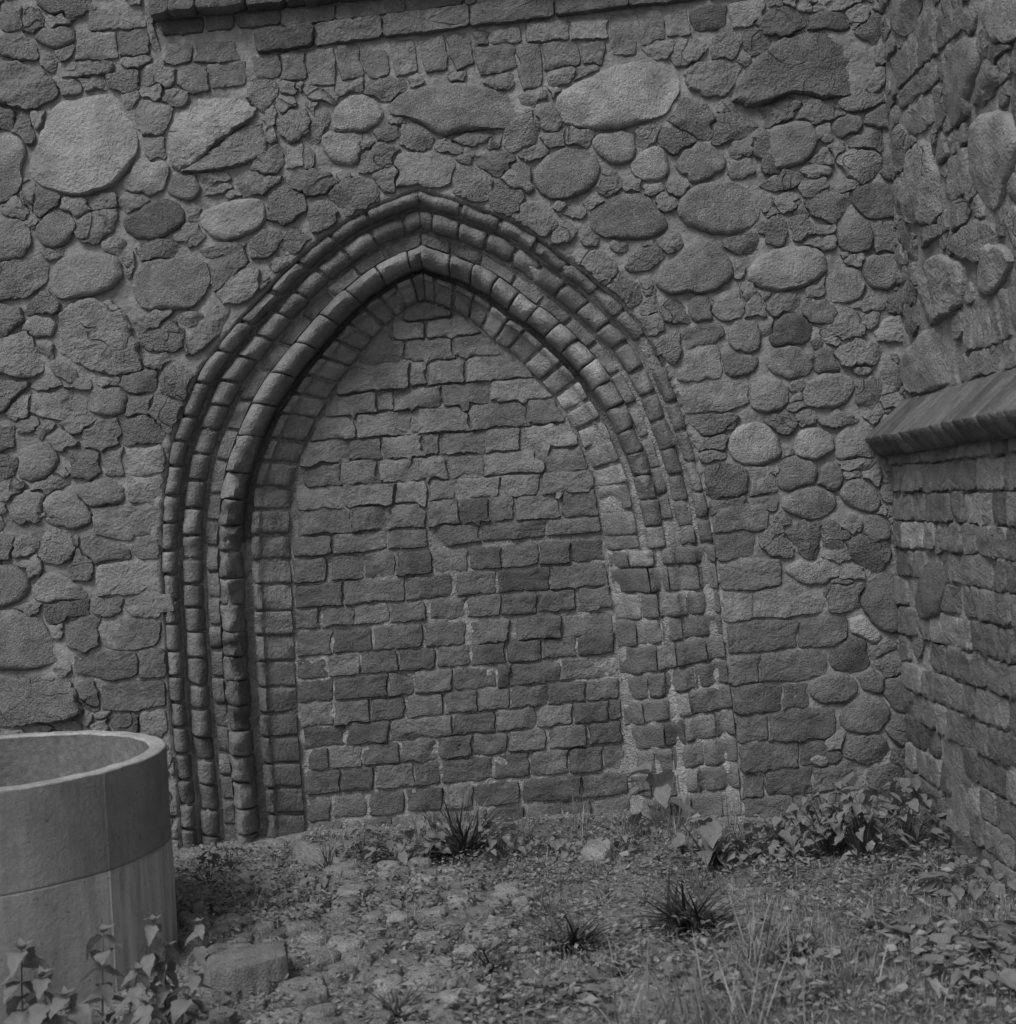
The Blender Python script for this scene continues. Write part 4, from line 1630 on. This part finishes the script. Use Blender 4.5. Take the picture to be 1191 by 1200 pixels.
# ================================================================== CONCRETE WELL RING
RX, RY, RR, RT = -1.667, 4.1615 - DIST, 0.566, 0.626
ringo = thing('concrete_ring', 'open cast concrete well ring with a form joint standing left of the arch', 'well ring', (RX, RY, 0))
prof = [(RR - .052, -.1), (RR - .052, .3), (RR - .052, .5), (RR - .052, .59), (RR - .052, RT - .007), (RR - .052, RT - .004), (RR - .049, RT), (RR - .046, RT), (RR - .007, RT), (RR - .004, RT), (RR, RT - .004), (RR, RT - .007), (RR, .59), (RR, .52), (RR, .44), (RR, .37), (RR, .352), (RR, .3475), (RR - .0014, .3465), (RR - .0014, .3445), (RR, .3435), (RR, .339), (RR, .32), (RR, .25), (RR, .16), (RR, .08), (RR, -.1)]
vs, fs = [], []
SEAM = math.radians(-31.8)
angs = sorted([2 * math.pi * i / 150 for i in range(150)] + [(SEAM + d) % (2 * math.pi) for d in (-.009, -.006, -.002, .002, .006, .009)])
NS = len(angs)
for a in angs:
    dsm = abs((a - SEAM + math.pi) % (2 * math.pi) - math.pi)
    for r, z in prof:
        rr = r + mn.noise(Vector((math.cos(a) * 5, math.sin(a) * 5, z * 5))) * .003
        if r > RR - .001 and dsm < .004 and z < RT - .005:
            rr += .0028 if z < .34 else .0012
        zz = z + (mn.noise(Vector((math.cos(a) * 9, math.sin(a) * 9, 3))) * .003 if z > .6 else mn.noise(Vector((math.cos(a) * 3, math.sin(a) * 3, 7))) * .006)
        vs.append((rr * math.cos(a), rr * math.sin(a), zz))
m = len(prof)
for i in range(NS):
    j = (i + 1) % NS
    for q in range(m - 1):
        fs.append((j * m + q, j * m + q + 1, i * m + q + 1, i * m + q))
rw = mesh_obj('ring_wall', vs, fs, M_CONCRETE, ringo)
rw.data.materials.append(M_INNER)
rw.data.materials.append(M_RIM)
for i_, pg in enumerate(rw.data.polygons):
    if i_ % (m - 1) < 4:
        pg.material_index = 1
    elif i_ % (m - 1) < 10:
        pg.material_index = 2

# ================================================================== THE GROUND COVER, STONES AND PLANTS
def gz(x, y):
    return float(ground_z(np.array(x), np.array(y)))


# loose stones and bricks lying about
GP = plane_at((0, 0, 0), (1, 0, 0), (0, 1, 0), (0, 0, 1))


def ground_plane(x, y, dz=0.0):
    return plane_at((0, 0, gz(x, y) + dz), (1, 0, 0), (0, 1, 0), (0, 0, 1))


def loose(name, px, kind, h, tn, label, cat, mat, group=None):
    P = np.array([on_ground(x, y) for x, y in px])
    c = P.mean(0)
    SEED[0] += 1.37
    v, f, cc_ = piece_geo(P, kind, h, SEED[0], 1.3, 0.0, (0.02, 0.02))
    o = mesh_obj(name, v, f, mat, None, True, (cc_[0], cc_[1], gz(*c) + 0.002), 30)
    tone(o, tn)
    tag(o, label, cat, group)
    return o


loose('kerb_stone', ((243, 1172), (300, 1165), (338, 1152), (334, 1134), (246, 1148)), 'b', 0.085, TONE[5], 'squared stone block lying on the paving beside the concrete ring', 'stone', M_BRICK)
loose('brick_fragment', ((429, 1122), (452, 1122), (453, 1113), (432, 1113)), 'b', 0.035, TONE[3], 'small dark broken piece of brick lying on the cobbles', 'brick', M_BRICK)
loose('pale_rock', ((680, 1010), (705, 1014), (719, 1002), (712, 994), (690, 995)), 's', 0.055, TONE[6], 'pale rounded rock below the middle of the blocked doorway', 'rock', M_STONE)
loose('buried_rock', ((352, 1022), (390, 1018), (392, 1002), (366, 998), (345, 1008)), 'r', 0.05, TONE[5], 'flat grey rock at the foot of the left jamb', 'rock', M_ROUGH)
loose('broken_brick', ((625, 988), (676, 984), (678, 974), (628, 976)), 'b', 0.022, TONE[3], 'dark brick lying loose at the foot of the infill', 'brick', M_BRICK)

# cobbled paving, partly overgrown
pav = bpy.data.objects.new('cobbled_path', None)
COL.objects.link(pav)
pav.location = (-0.9, -1.0, 0)
tag(pav, 'sunken cobbles of an overgrown path left of the weeds', None, None, 'structure')
reg = np.array([on_ground(x, y) for x, y in ((222, 1260), (232, 1060), (300, 1022), (420, 1012), (600, 1020), (640, 1060), (560, 1120), (520, 1260))])
gm = Mask(-2.2, 0.6, -2.6, 0.0)
n_c = 0
for _ in range(16000):
    x, y = random.uniform(-1.9, .4), random.uniform(-2.4, -.15)
    if not inside(reg, np.array([x]), np.array([y]))[0]:
        continue
    ra = random.uniform(.036, .066)
    P = blob(x, y, ra * random.uniform(.95, 1.25), ra * random.uniform(1.0, 1.5))
    if not gm.free(P) or n_c >= 280:
        continue
    gm.fill(P)
    n_c += 1
    pl = ground_plane(x, y, 0.0)
    piece('cobble', P, random.choice('ssr'), random.uniform(.020, .032), pl, M_STONE, pav, TONE[random.choice((4, 5, 5, 6))] * 1.05, jit=.15)
# flat slabs and bricks in the turf at right
m2 = 0
for (x, y, w, h) in ((930, 1020, 34, 14), (965, 1030, 40, 14), (1000, 1042, 36, 14), (975, 1050, 44, 12), (1020, 1030, 40, 12), (640, 1042, 36, 10), (690, 1045, 40, 10), (780, 1035, 40, 10), (600, 1040, 30, 10), (880, 1030, 34, 12), (910, 1042, 28, 12)):
    P = np.array([on_ground(x - w / 2, y + h / 2), on_ground(x + w / 2, y + h / 2 - 2), on_ground(x + w / 2, y - h / 2 - 2), on_ground(x - w / 2, y - h / 2)])
    c = P.mean(0)
    piece('cobble', P, 'b', .020, ground_plane(c[0], c[1], -.004), M_BRICK, pav, TONE[random.choice((3, 4))], jit=.15)


# ---------------------------------------------------------------- leaf shapes
def leaf_geo(L, W, fold=0.25, curl=0.3, serr=0.0, heart=0.0):
    """leaf along +x, lying in xy, up is z"""
    ts = (0.0, 0.07, 0.17, 0.3, 0.45, 0.6, 0.74, 0.87, 1.0)
    v, f = [], []
    for i, t in enumerate(ts):
        w = math.sin(math.pi * min(1, t ** 0.62)) ** 0.9 * (1 - 0.25 * t) if 0 < t < 1 else 0.0
        w *= W * 0.5 * 1.12
        if serr and 0 < i < len(ts) - 1:
            w *= 1 + (serr if i % 2 else -serr)
        x = t * L - (heart * L * (1 - t) ** 6 if 0 < i < 3 else 0)
        zc = -curl * L * (t ** 2) * 0.5 + 0.10 * L * t
        v += [(x, -w, zc + fold * w), (t * L, 0, zc), (x, w, zc + fold * w)]
    for i in range(len(ts) - 1):
        a, b = i * 3, i * 3 + 3
        f += [(a, a + 1, b + 1, b), (a + 1, a + 2, b + 2, b + 1)]
    return v, f


LEAFS = {}


def leaf_mesh(kind):
    kind = (kind, random.randrange(4))
    if kind not in LEAFS:
        q = kind[1]
        if kind[0] == 'nettle':
            v, f = leaf_geo(1, .56 + .05 * q, .15 + .1 * q, .3 + .2 * q, .10, .05)
        elif kind[0] == 'broad':
            v, f = leaf_geo(1, .58 + .1 * q, .10 + .12 * q, .1 + .25 * q, .02 + .05 * (q % 2), .10)
        else:
            v, f = leaf_geo(1, .45 + .1 * q, .15 + .1 * q, .2 + .2 * q, 0.04 * q, 0)
        v = [(x + .03 * mn.noise(Vector((x * 4, y * 4, q * 7.7))), y + .05 * mn.noise(Vector((x * 4, y * 4, q * 3.1))), z_ + .06 * mn.noise(Vector((x * 3, y * 3, q * 5.3)))) for x, y, z_ in v]
        me = bpy.data.meshes.new('leaf')
        me.from_pydata(v, [], f)
        me.polygons.foreach_set('use_smooth', [True] * len(f))
        me.materials.append(M_LEAF)
        me.update()
        LEAFS[kind] = me
    return LEAFS[kind]


def tube(path, r0, r1, sides=5):
    v, f = [], []
    n = len(path)
    for i, p in enumerate(path):
        p = Vector(p)
        d = (Vector(path[min(i + 1, n - 1)]) - Vector(path[max(i - 1, 0)])).normalized()
        a = d.orthogonal().normalized()
        b = d.cross(a)
        r = r0 + (r1 - r0) * i / (n - 1)
        for k in range(sides):
            t = 2 * math.pi * k / sides
            v.append(p + (a * math.cos(t) + b * math.sin(t)) * r)
    for i in range(n - 1):
        for k in range(sides):
            q = (k + 1) % sides
            f.append((i * sides + k, i * sides + q, (i + 1) * sides + q, (i + 1) * sides + k))
    return v, f


def add_leaf(kind, pos, yaw, pitch, size, parent, roll_=0.0):
    o = bpy.data.objects.new('leaf', leaf_mesh(kind))
    COL.objects.link(o)
    o.parent = parent
    o.location = pos
    o.rotation_mode = 'XYZ'
    o.matrix_basis = Matrix.Translation(pos) @ Matrix.Rotation(yaw, 4, 'Z') @ Matrix.Rotation(-pitch, 4, 'Y') @ Matrix.Rotation(roll_, 4, 'X') @ Matrix.Diagonal((size, size * random.uniform(.9, 1.1), size, 1))
    return o


def nettle(px, py, height, lean, label, group='nettles in front of the concrete ring', pairs=5, ls=.07):
    pairs += 2
    height *= 1.08
    x, y = on_ground(px, py)
    root = thing('nettle_plant', label, 'plant', (x, y, gz(x, y)), group)
    dx, dy = lean
    path = [(dx * t * t, dy * t * t, height * t) for t in (0, .25, .5, .75, 1)]
    v, f = tube(path, .0032, .0016)
    mesh_obj('stem', v, f, M_STEM, root)
    for i in range(pairs):
        t = 0.12 + 0.85 * i / (pairs - 1)
        p = Vector((dx * t * t, dy * t * t, height * t))
        ya = i * math.pi / 2 + random.uniform(-.4, .4)
        s = ls * (1.05 - .45 * max(0, t - .45)) * random.uniform(.85, 1.15)
        for k in (0, 1):
            add_leaf('nettle', p, ya + k * math.pi + random.uniform(-.3, .3), random.uniform(-1.0, -.05), s * 1.05, root, random.uniform(-.4, .4))
    for k in range(4):
        add_leaf('nettle', (dx, dy, height), k * 1.6 + .4, .7, ls * .45, root)
    return root


nettle(28, 1215, .22, (.02, -.03), 'nettle at the very left of the bottom edge in front of the ring', pairs=4, ls=.085)
nettle(60, 1232, .17, (-.02, .02), 'short nettle low at the left corner beside the leftmost nettle', pairs=4, ls=.08)
nettle(122, 1222, .26, (.01, .02), 'nettle with heart shaped leaves under the vertical seam of the ring', pairs=5, ls=.075)
nettle(150, 1240, .19, (.03, .03), 'low bushy nettle between the seam and the right edge of the ring', pairs=5, ls=.07)
nettle(172, 1215, .27, (.03, .02), 'tallest nettle against the right edge of the concrete ring', pairs=6, ls=.065)
nettle(195, 1205, .20, (.02, -.02), 'nettle leaning past the right edge of the concrete ring', pairs=5, ls=.065)
nettle(212, 1222, .17, (.05, .0), 'nettle reaching over the squared stone block', pairs=4, ls=.065)
nettle(100, 1240, .15, (-.04, .0), 'low nettle left of the seam at the bottom edge', pairs=4, ls=.07)
nettle(235, 1155, .16, (.0, .02), 'small nettle between the ring and the squared stone block', pairs=4, ls=.05)
nettle(180, 1245, .14, (-.01, .0), 'low nettle right of the seam at the bottom edge', pairs=4, ls=.07)


def herb(px, py, n, spread, height, ls, label, kind='broad', group='leafy weeds along the foot of the wall', dy=-0.04):
    x, y = on_ground(px, py)
    y = min(y, -0.05)
    root = thing('leafy_weed', label, 'plant', (x, y, gz(x, y)), group)
    sv, sf = [], []
    for i in range(n):
        a = random.uniform(0, 2 * math.pi)
        r = spread * math.sqrt(random.random())
        hh = height * random.uniform(.35, 1.0) * (1 - .5 * (r / spread) ** 2)
        tip = Vector((r * math.cos(a), min(r * .8 * math.sin(a) + dy, -y - .05), max(hh, .012)))
        v, f = tube([(tip.x * .2, tip.y * .2, 0), (tip.x * .6, tip.y * .6, hh * .7), tuple(tip)], .0018, .0011, 4)
        k = len(sv)
        sv += v
        sf += [tuple(q + k for q in w) for w in f]
        ya = a + random.uniform(-.9, .9)
        add_leaf(kind, tip, ya, random.uniform(-1.0, .2), ls * random.uniform(.7, 1.3), root, random.uniform(-.5, .5))
    mesh_obj('stem', sv, sf, M_STEM, root)
    return root


herb(772, 972, 12, .10, .26, .095, 'weed with two large lobed leaves beside the right edge of the infill')
herb(838, 1003, 14, .13, .18, .085, 'weed with big pale leaves right of the dark grass tuft at the wall foot')
herb(880, 1003, 34, .13, .17, .052, 'low leafy weed below the worn right jamb')
herb(915, 1000, 34, .13, .17, .045, 'low leafy weed between the right jamb and the ivy bush')
herb(975, 1000, 90, .15, .30, .042, 'dense small leaved bush at the wall foot near the corner', 'plain')
herb(1012, 1003, 90, .15, .30, .042, 'dense small leaved bush hiding the wall foot left of the leaning slab', 'plain')
herb(1015, 985, 7, .10, .36, .085, 'few larger pointed leaves rising above the dense bush', 'broad')
herb(1060, 990, 34, .14, .28, .055, 'leafy weed standing in the corner of the two walls')
herb(1065, 985, 10, .08, .38, .080, 'taller weed with broad leaves in the corner of the two walls')
herb(1100, 1025, 26, .16, .10, .045, 'low weed below the leaning slab in the corner')
herb(1150, 1045, 30, .20, .10, .055, 'loose weed at the foot of the right wall')
herb(1120, 1105, 22, .18, .08, .060, 'low broad leaved weed in the turf near the right edge')
herb(1165, 1140, 22, .18, .09, .065, 'broad leaved weed close to the lower right corner')
herb(1070, 1095, 18, .14, .06, .045, 'flat weed in the middle of the turf at right')
herb(245, 1035, 22, .12, .12, .040, 'tangled weed between the ring and the left jamb', 'plain')
herb(270, 1018, 16, .10, .12, .045, 'curled weed at the foot of the left jamb', 'plain')
herb(232, 1075, 14, .08, .08, .035, 'small weed beside the base of the ring', 'plain')
herb(425, 1004, 26, .15, .10, .040, 'pale weed under the left part of the infill')
herb(475, 1010, 26, .13, .12, .050, 'weed with a curled leaf left of the spiky tuft')
herb(640, 1180, 16, .16, .06, .060, 'flat broad leaved weed in the foreground right of the small spiky tuft')
herb(600, 1000, 22, .15, .09, .035, 'low leafy weed at the wall foot right of the strappy tuft', 'plain')
herb(655, 998, 20, .14, .08, .035, 'low leafy weed left of the pale rock', 'plain')
herb(735, 996, 24, .14, .10, .038, 'low leafy weed right of the pale rock', 'plain')
herb(520, 1048, 22, .16, .06, .035, 'creeping weed on the earth below the strappy tuft', 'plain')
herb(430, 1060, 22, .15, .05, .032, 'creeping weed among the upper cobbles', 'plain')
herb(720, 1150, 14, .14, .05, .050, 'flat weed in the foreground below the middle tuft')
herb(560, 1195, 14, .15, .05, .060, 'flat weed at the bottom edge below the doorway')
herb(850, 1150, 14, .14, .05, .055, 'flat weed in the foreground left of the dark hollow')


def tuft(px, py, n, L, wdt, spread, label, mat, group='strappy grass tufts in the earth', up=(0.12, 1.1), name='grass_tuft'):
    x, y = on_ground(px, py)
    vs, fs = [], []
    for i in range(n):
        a = random.uniform(0, 2 * math.pi)
        el = random.uniform(*up)
        ln = L * random.uniform(.45, 1.1)
        w = wdt * random.uniform(.6, 1.2)
        b = Vector((random.gauss(0, spread), random.gauss(0, spread), 0))
        d = Vector((math.cos(a) * math.cos(el), math.sin(a) * math.cos(el), math.sin(el)))
        sd = Vector((-math.sin(a), math.cos(a), 0))
        p = b.copy()
        k = len(vs)
        ns = 6
        droop = random.uniform(.15, 1.1)
        a += random.uniform(-.5, .5)
        for j in range(ns + 1):
            t = j / ns
            ww = w * (0.7 + .6 * t if t < .4 else .94 * (1 - (t - .4) / .6) ** .8) * .5
            vs += [p - sd * ww + Vector((0, 0, .15 * ww)), p + Vector((0, 0, -.3 * ww)), p + sd * ww + Vector((0, 0, .15 * ww))]
            d = (d + Vector((0, 0, -droop / ns))).normalized()
            p = p + d * ln / ns
            if p.z < .004:
                p.z = .004
        for j in range(ns):
            q = k + j * 3
            fs += [(q, q + 1, q + 4, q + 3), (q + 1, q + 2, q + 5, q + 4)]
    o = mesh_obj(name, vs, fs, mat, None, True, (x, y, gz(x, y)))
    return tag(o, label, 'grass tuft', group)


tuft(808, 1086, 190, .23, .011, .028, 'darkest spreading grass tuft in the middle of the weeds', M_DARKLEAF)
tuft(670, 1112, 80, .20, .012, .018, 'spiky grass tuft left of the darkest tuft', M_DARKLEAF)
tuft(545, 1004, 90, .29, .014, .022, 'strappy tuft against the foot of the infill', M_DARKLEAF, up=(.3, 1.35))
tuft(500, 1012, 26, .14, .011, .015, 'small strappy tuft left of the one against the infill', M_DARKLEAF)
tuft(570, 1138, 50, .12, .008, .014, 'small spiky tuft between the cobbles and the weeds', M_DARKLEAF)
tuft(467, 1190, 55, .13, .009, .016, 'spiky tuft at the bottom edge right of the cobbles', M_DARKLEAF)
tuft(937, 1122, 60, .13, .007, .018, 'dark tuft round a hollow in the turf', M_DARKLEAF)
tuft(385, 1022, 22, .13, .006, .008, 'thin upright tuft by the flat rock at the left jamb', M_DARKLEAF, up=(.8, 1.4))
tuft(835, 1008, 30, .20, .012, .02, 'strappy tuft in front of the right jamb', M_DARKLEAF)
tuft(800, 1215, 70, .26, .0045, .06, 'tall foreground grass clump at the bottom edge below the darkest tuft', M_GRASS, up=(.8, 1.45))
tuft(860, 1225, 60, .24, .0045, .06, 'tall foreground grass clump right of the one at the bottom edge', M_GRASS, up=(.8, 1.45))
tuft(895, 1130, 40, .20, .006, .03, 'fine upright grass clump left of the dark hollow', M_GRASS, up=(.8, 1.45))
tuft(985, 1160, 60, .18, .004, .05, 'fine pale grass clump in the turf right of the dark hollow', M_GRASS, up=(.7, 1.45))
tuft(700, 1060, 40, .10, .005, .03, 'short pale grass clump above the spiky tuft', M_GRASS)
tuft(760, 1055, 40, .10, .005, .03, 'short pale grass clump left of the darkest tuft', M_GRASS)
tuft(640, 1075, 36, .16, .003, .03, 'thin dry stalks rising left of the spiky tuft', M_STEM, up=(1.0, 1.5))
tuft(820, 1045, 30, .24, .003, .03, 'thin dark stalks above the darkest tuft', M_STEM, up=(1.1, 1.5))
tuft(550, 985, 24, .28, .003, .05, 'thin dry stalks against the lower infill', M_STEM, up=(1.0, 1.5))

herb(505, 1003, 26, .12, .16, .045, 'upright leafy weed left of the strappy tuft at the infill', 'plain')
herb(585, 1000, 24, .12, .15, .045, 'upright leafy weed right of the strappy tuft at the infill', 'plain')
herb(380, 1045, 24, .15, .06, .032, 'creeping weed over the cobbles below the flat rock', 'plain')
herb(330, 1075, 22, .15, .05, .030, 'creeping weed over the cobbles above the squared stone', 'plain')
herb(480, 1095, 22, .15, .05, .032, 'creeping weed right of the broken brick piece', 'plain')
for q_, (tx, ty, tl_) in enumerate(((500, 990, 'a'), (610, 985, 'b'), (680, 982, 'c'), (735, 985, 'd'), (790, 985, 'e'), (860, 985, 'f'))):
    tuft(tx, ty, random.randint(16, 26), random.uniform(.14, .26), .0035, .025, ('thin sprigs at the wall foot left of the strappy tuft', 'thin sprigs at the wall foot right of the strappy tuft',
         'thin sprigs at the wall foot above the pale rock', 'thin sprigs at the wall foot below the right edge of the infill', 'thin sprigs at the foot of the right jamb', 'thin sprigs at the wall foot right of the right jamb')[q_],
         M_STEM if q_ % 2 else M_GRASS, up=(.8, 1.5))

# ---------------------------------------------------------------- uncountable cover
REGION = [  # (weight, px quad corners) for small leaves
]


def scatter(n, dens):
    """random ground points in view, dens(px,py)->0..1"""
    out = []
    while len(out) < n:
        px = RNG.uniform(-60, 1260, 4000)
        py = RNG.uniform(965, 1290, 4000)
        dx, dy = px - 595.5, py - 600
        u = (dx * CR - dy * SR) / F_PX
        v = (-dx * SR - dy * CR) / F_PX
        t = -EYE / v
        X, Y = u * t, t - DIST
        ok = (Y < 0.12) & (X < 1.5) & (RNG.random(4000) < dens(px, py) * (t / 4.5) ** 2)
        ok &= ~((Y > -0.03) & ~((X > -.9) & (X < .42)))
        ok &= np.hypot(X - RX, Y - RY) > RR + .02
        out += list(zip(X[ok], Y[ok]))
    return np.array(out[:n])


def box_w(px, py, x0, x1, y0, y1, s=25):
    return 1 / (1 + np.exp(-(px - x0) / s)) / (1 + np.exp((px - x1) / s)) / (1 + np.exp(-(py - y0) / s)) / (1 + np.exp((py - y1) / s))


def clump(px, py, sc_, seed):
    return np.clip((fbm(px / sc_, py / (sc_ * .5), 3, seed) + .08) * 5, 0, 1)


def leaves_mesh(name, P, size, mat, up=.6):
    n = len(P)
    yaw = RNG.uniform(0, 2 * math.pi, n)
    el = RNG.normal(0.15, up * .6, n)
    L = size * RNG.uniform(.5, 1.3, n)
    W = L * RNG.uniform(.45, .75, n)
    z = ground_z(P[:, 0], P[:, 1]) + RNG.uniform(.004, .03, n) * (size / .016)
    d = np.stack([np.cos(yaw) * np.cos(el), np.sin(yaw) * np.cos(el), np.sin(el)], 1)
    s = np.stack([-np.sin(yaw), np.cos(yaw), RNG.normal(0, .3, n)], 1)
    c = np.stack([P[:, 0], P[:, 1], z], 1)
    dn = np.array([0, 0, -1.0])[None]
    v0 = c - d * (L / 2)[:, None]
    v1 = c - s * (W / 2)[:, None] + d * (L * -.05)[:, None]
    v2 = c + d * (L / 2)[:, None] + dn * (L * .18)[:, None]
    v3 = c + s * (W / 2)[:, None] + d * (L * -.05)[:, None]
    vm = c + dn * (L * .10)[:, None]
    V = np.stack([v0, v1, v2, v3, vm], 1).reshape(-1, 3)
    b = np.arange(n)[:, None] * 5
    T = np.concatenate([b + np.array([[0, 1, 4]]), b + np.array([[1, 2, 4]]), b + np.array([[2, 3, 4]]), b + np.array([[3, 0, 4]])], 0)
    return np_mesh(name, V, T, mat, None, False)


def blades_mesh(name, P, L0, W0, mat, lean=.6):
    n = len(P)
    yaw = RNG.uniform(0, 2 * math.pi, n)
    L = L0 * RNG.uniform(.35, 1.3, n)
    W = W0 * RNG.uniform(.6, 1.4, n)
    le = np.abs(RNG.normal(0, lean, n))
    z = ground_z(P[:, 0], P[:, 1]) - .003
    h = np.stack([np.cos(yaw), np.sin(yaw), np.zeros(n)], 1)
    s = np.stack([-np.sin(yaw), np.cos(yaw), np.zeros(n)], 1)
    b0 = np.stack([P[:, 0], P[:, 1], z], 1)
    up = np.array([0, 0, 1.0])[None]
    mid = b0 + up * (L * .55 * np.cos(le))[:, None] + h * (L * .5 * np.sin(le) * .7)[:, None]
    tip = b0 + up * (L * np.cos(np.minimum(le * 1.3, 1.45)))[:, None] * .9 + h * (L * np.sin(np.minimum(le * 1.3, 1.45)))[:, None]
    w = s * (W / 2)[:, None]
    V = np.stack([b0 - w, b0 + w, mid + w * .8, mid - w * .8, tip], 1).reshape(-1, 3)
    b = np.arange(n)[:, None] * 5
    T = np.concatenate([b + np.array([[0, 1, 2]]), b + np.array([[0, 2, 3]]), b + np.array([[3, 2, 4]])], 0)
    return np_mesh(name, V, T, mat, None, False)


def d_small(px, py):
    return (0.25 * clump(px, py, 60, 61) + box_w(px, py, 300, 680, 985, 1110) * clump(px, py, 45, 63) + .8 * box_w(px, py, 300, 1100, 968, 1030, 10) * clump(px, py, 40, 64)
            + .45 * box_w(px, py, 560, 1200, 1040, 1260) * clump(px, py, 50, 65) + .5 * box_w(px, py, 215, 330, 1010, 1110, 12) * clump(px, py, 30, 66))


def d_big(px, py):
    return .25 * box_w(px, py, 480, 1250, 1080, 1280) * clump(px, py, 70, 71) + .5 * box_w(px, py, 1040, 1250, 1000, 1200) * clump(px, py, 60, 72) + .2 * box_w(px, py, 760, 1100, 975, 1020, 10)


def d_grass(px, py):
    return box_w(px, py, 900, 1300, 1055, 1300, 22) * .9 + .28 * box_w(px, py, 560, 960, 1050, 1290) * clump(px, py, 60, 81) + .10 * clump(px, py, 40, 83) + .35 * box_w(px, py, 320, 1050, 965, 1005, 8)


tag(leaves_mesh('ground_cover', scatter(24000, d_small), .020, M_COVER), 'small leaved ground cover creeping over the earth and cobbles', None, None, 'stuff')
tag(leaves_mesh('broad_leaf_litter', scatter(1500, d_big), .040, M_COVER, .5), 'broad weed leaves and leaf litter among the turf', None, None, 'stuff')
tag(blades_mesh('short_grass', scatter(30000, d_grass), .040, .0028, M_GRASS), 'fine short grass covering the ground at right', None, None, 'stuff')
tag(blades_mesh('dry_straw', scatter(420, lambda a, b: .3 + 0 * a), .14, .0028, M_STRAW, 1.9), 'scattered dry straw and stalks on the earth', None, None, 'stuff')
tag(leaves_mesh('crumbled_mortar', scatter(2600, lambda a, b: .2 + .8 * box_w(a, b, 230, 1100, 960, 1010, 10)), .010, M_EARTH, 1.5), 'crumbs of mortar and soil on the earth', None, None, 'stuff')
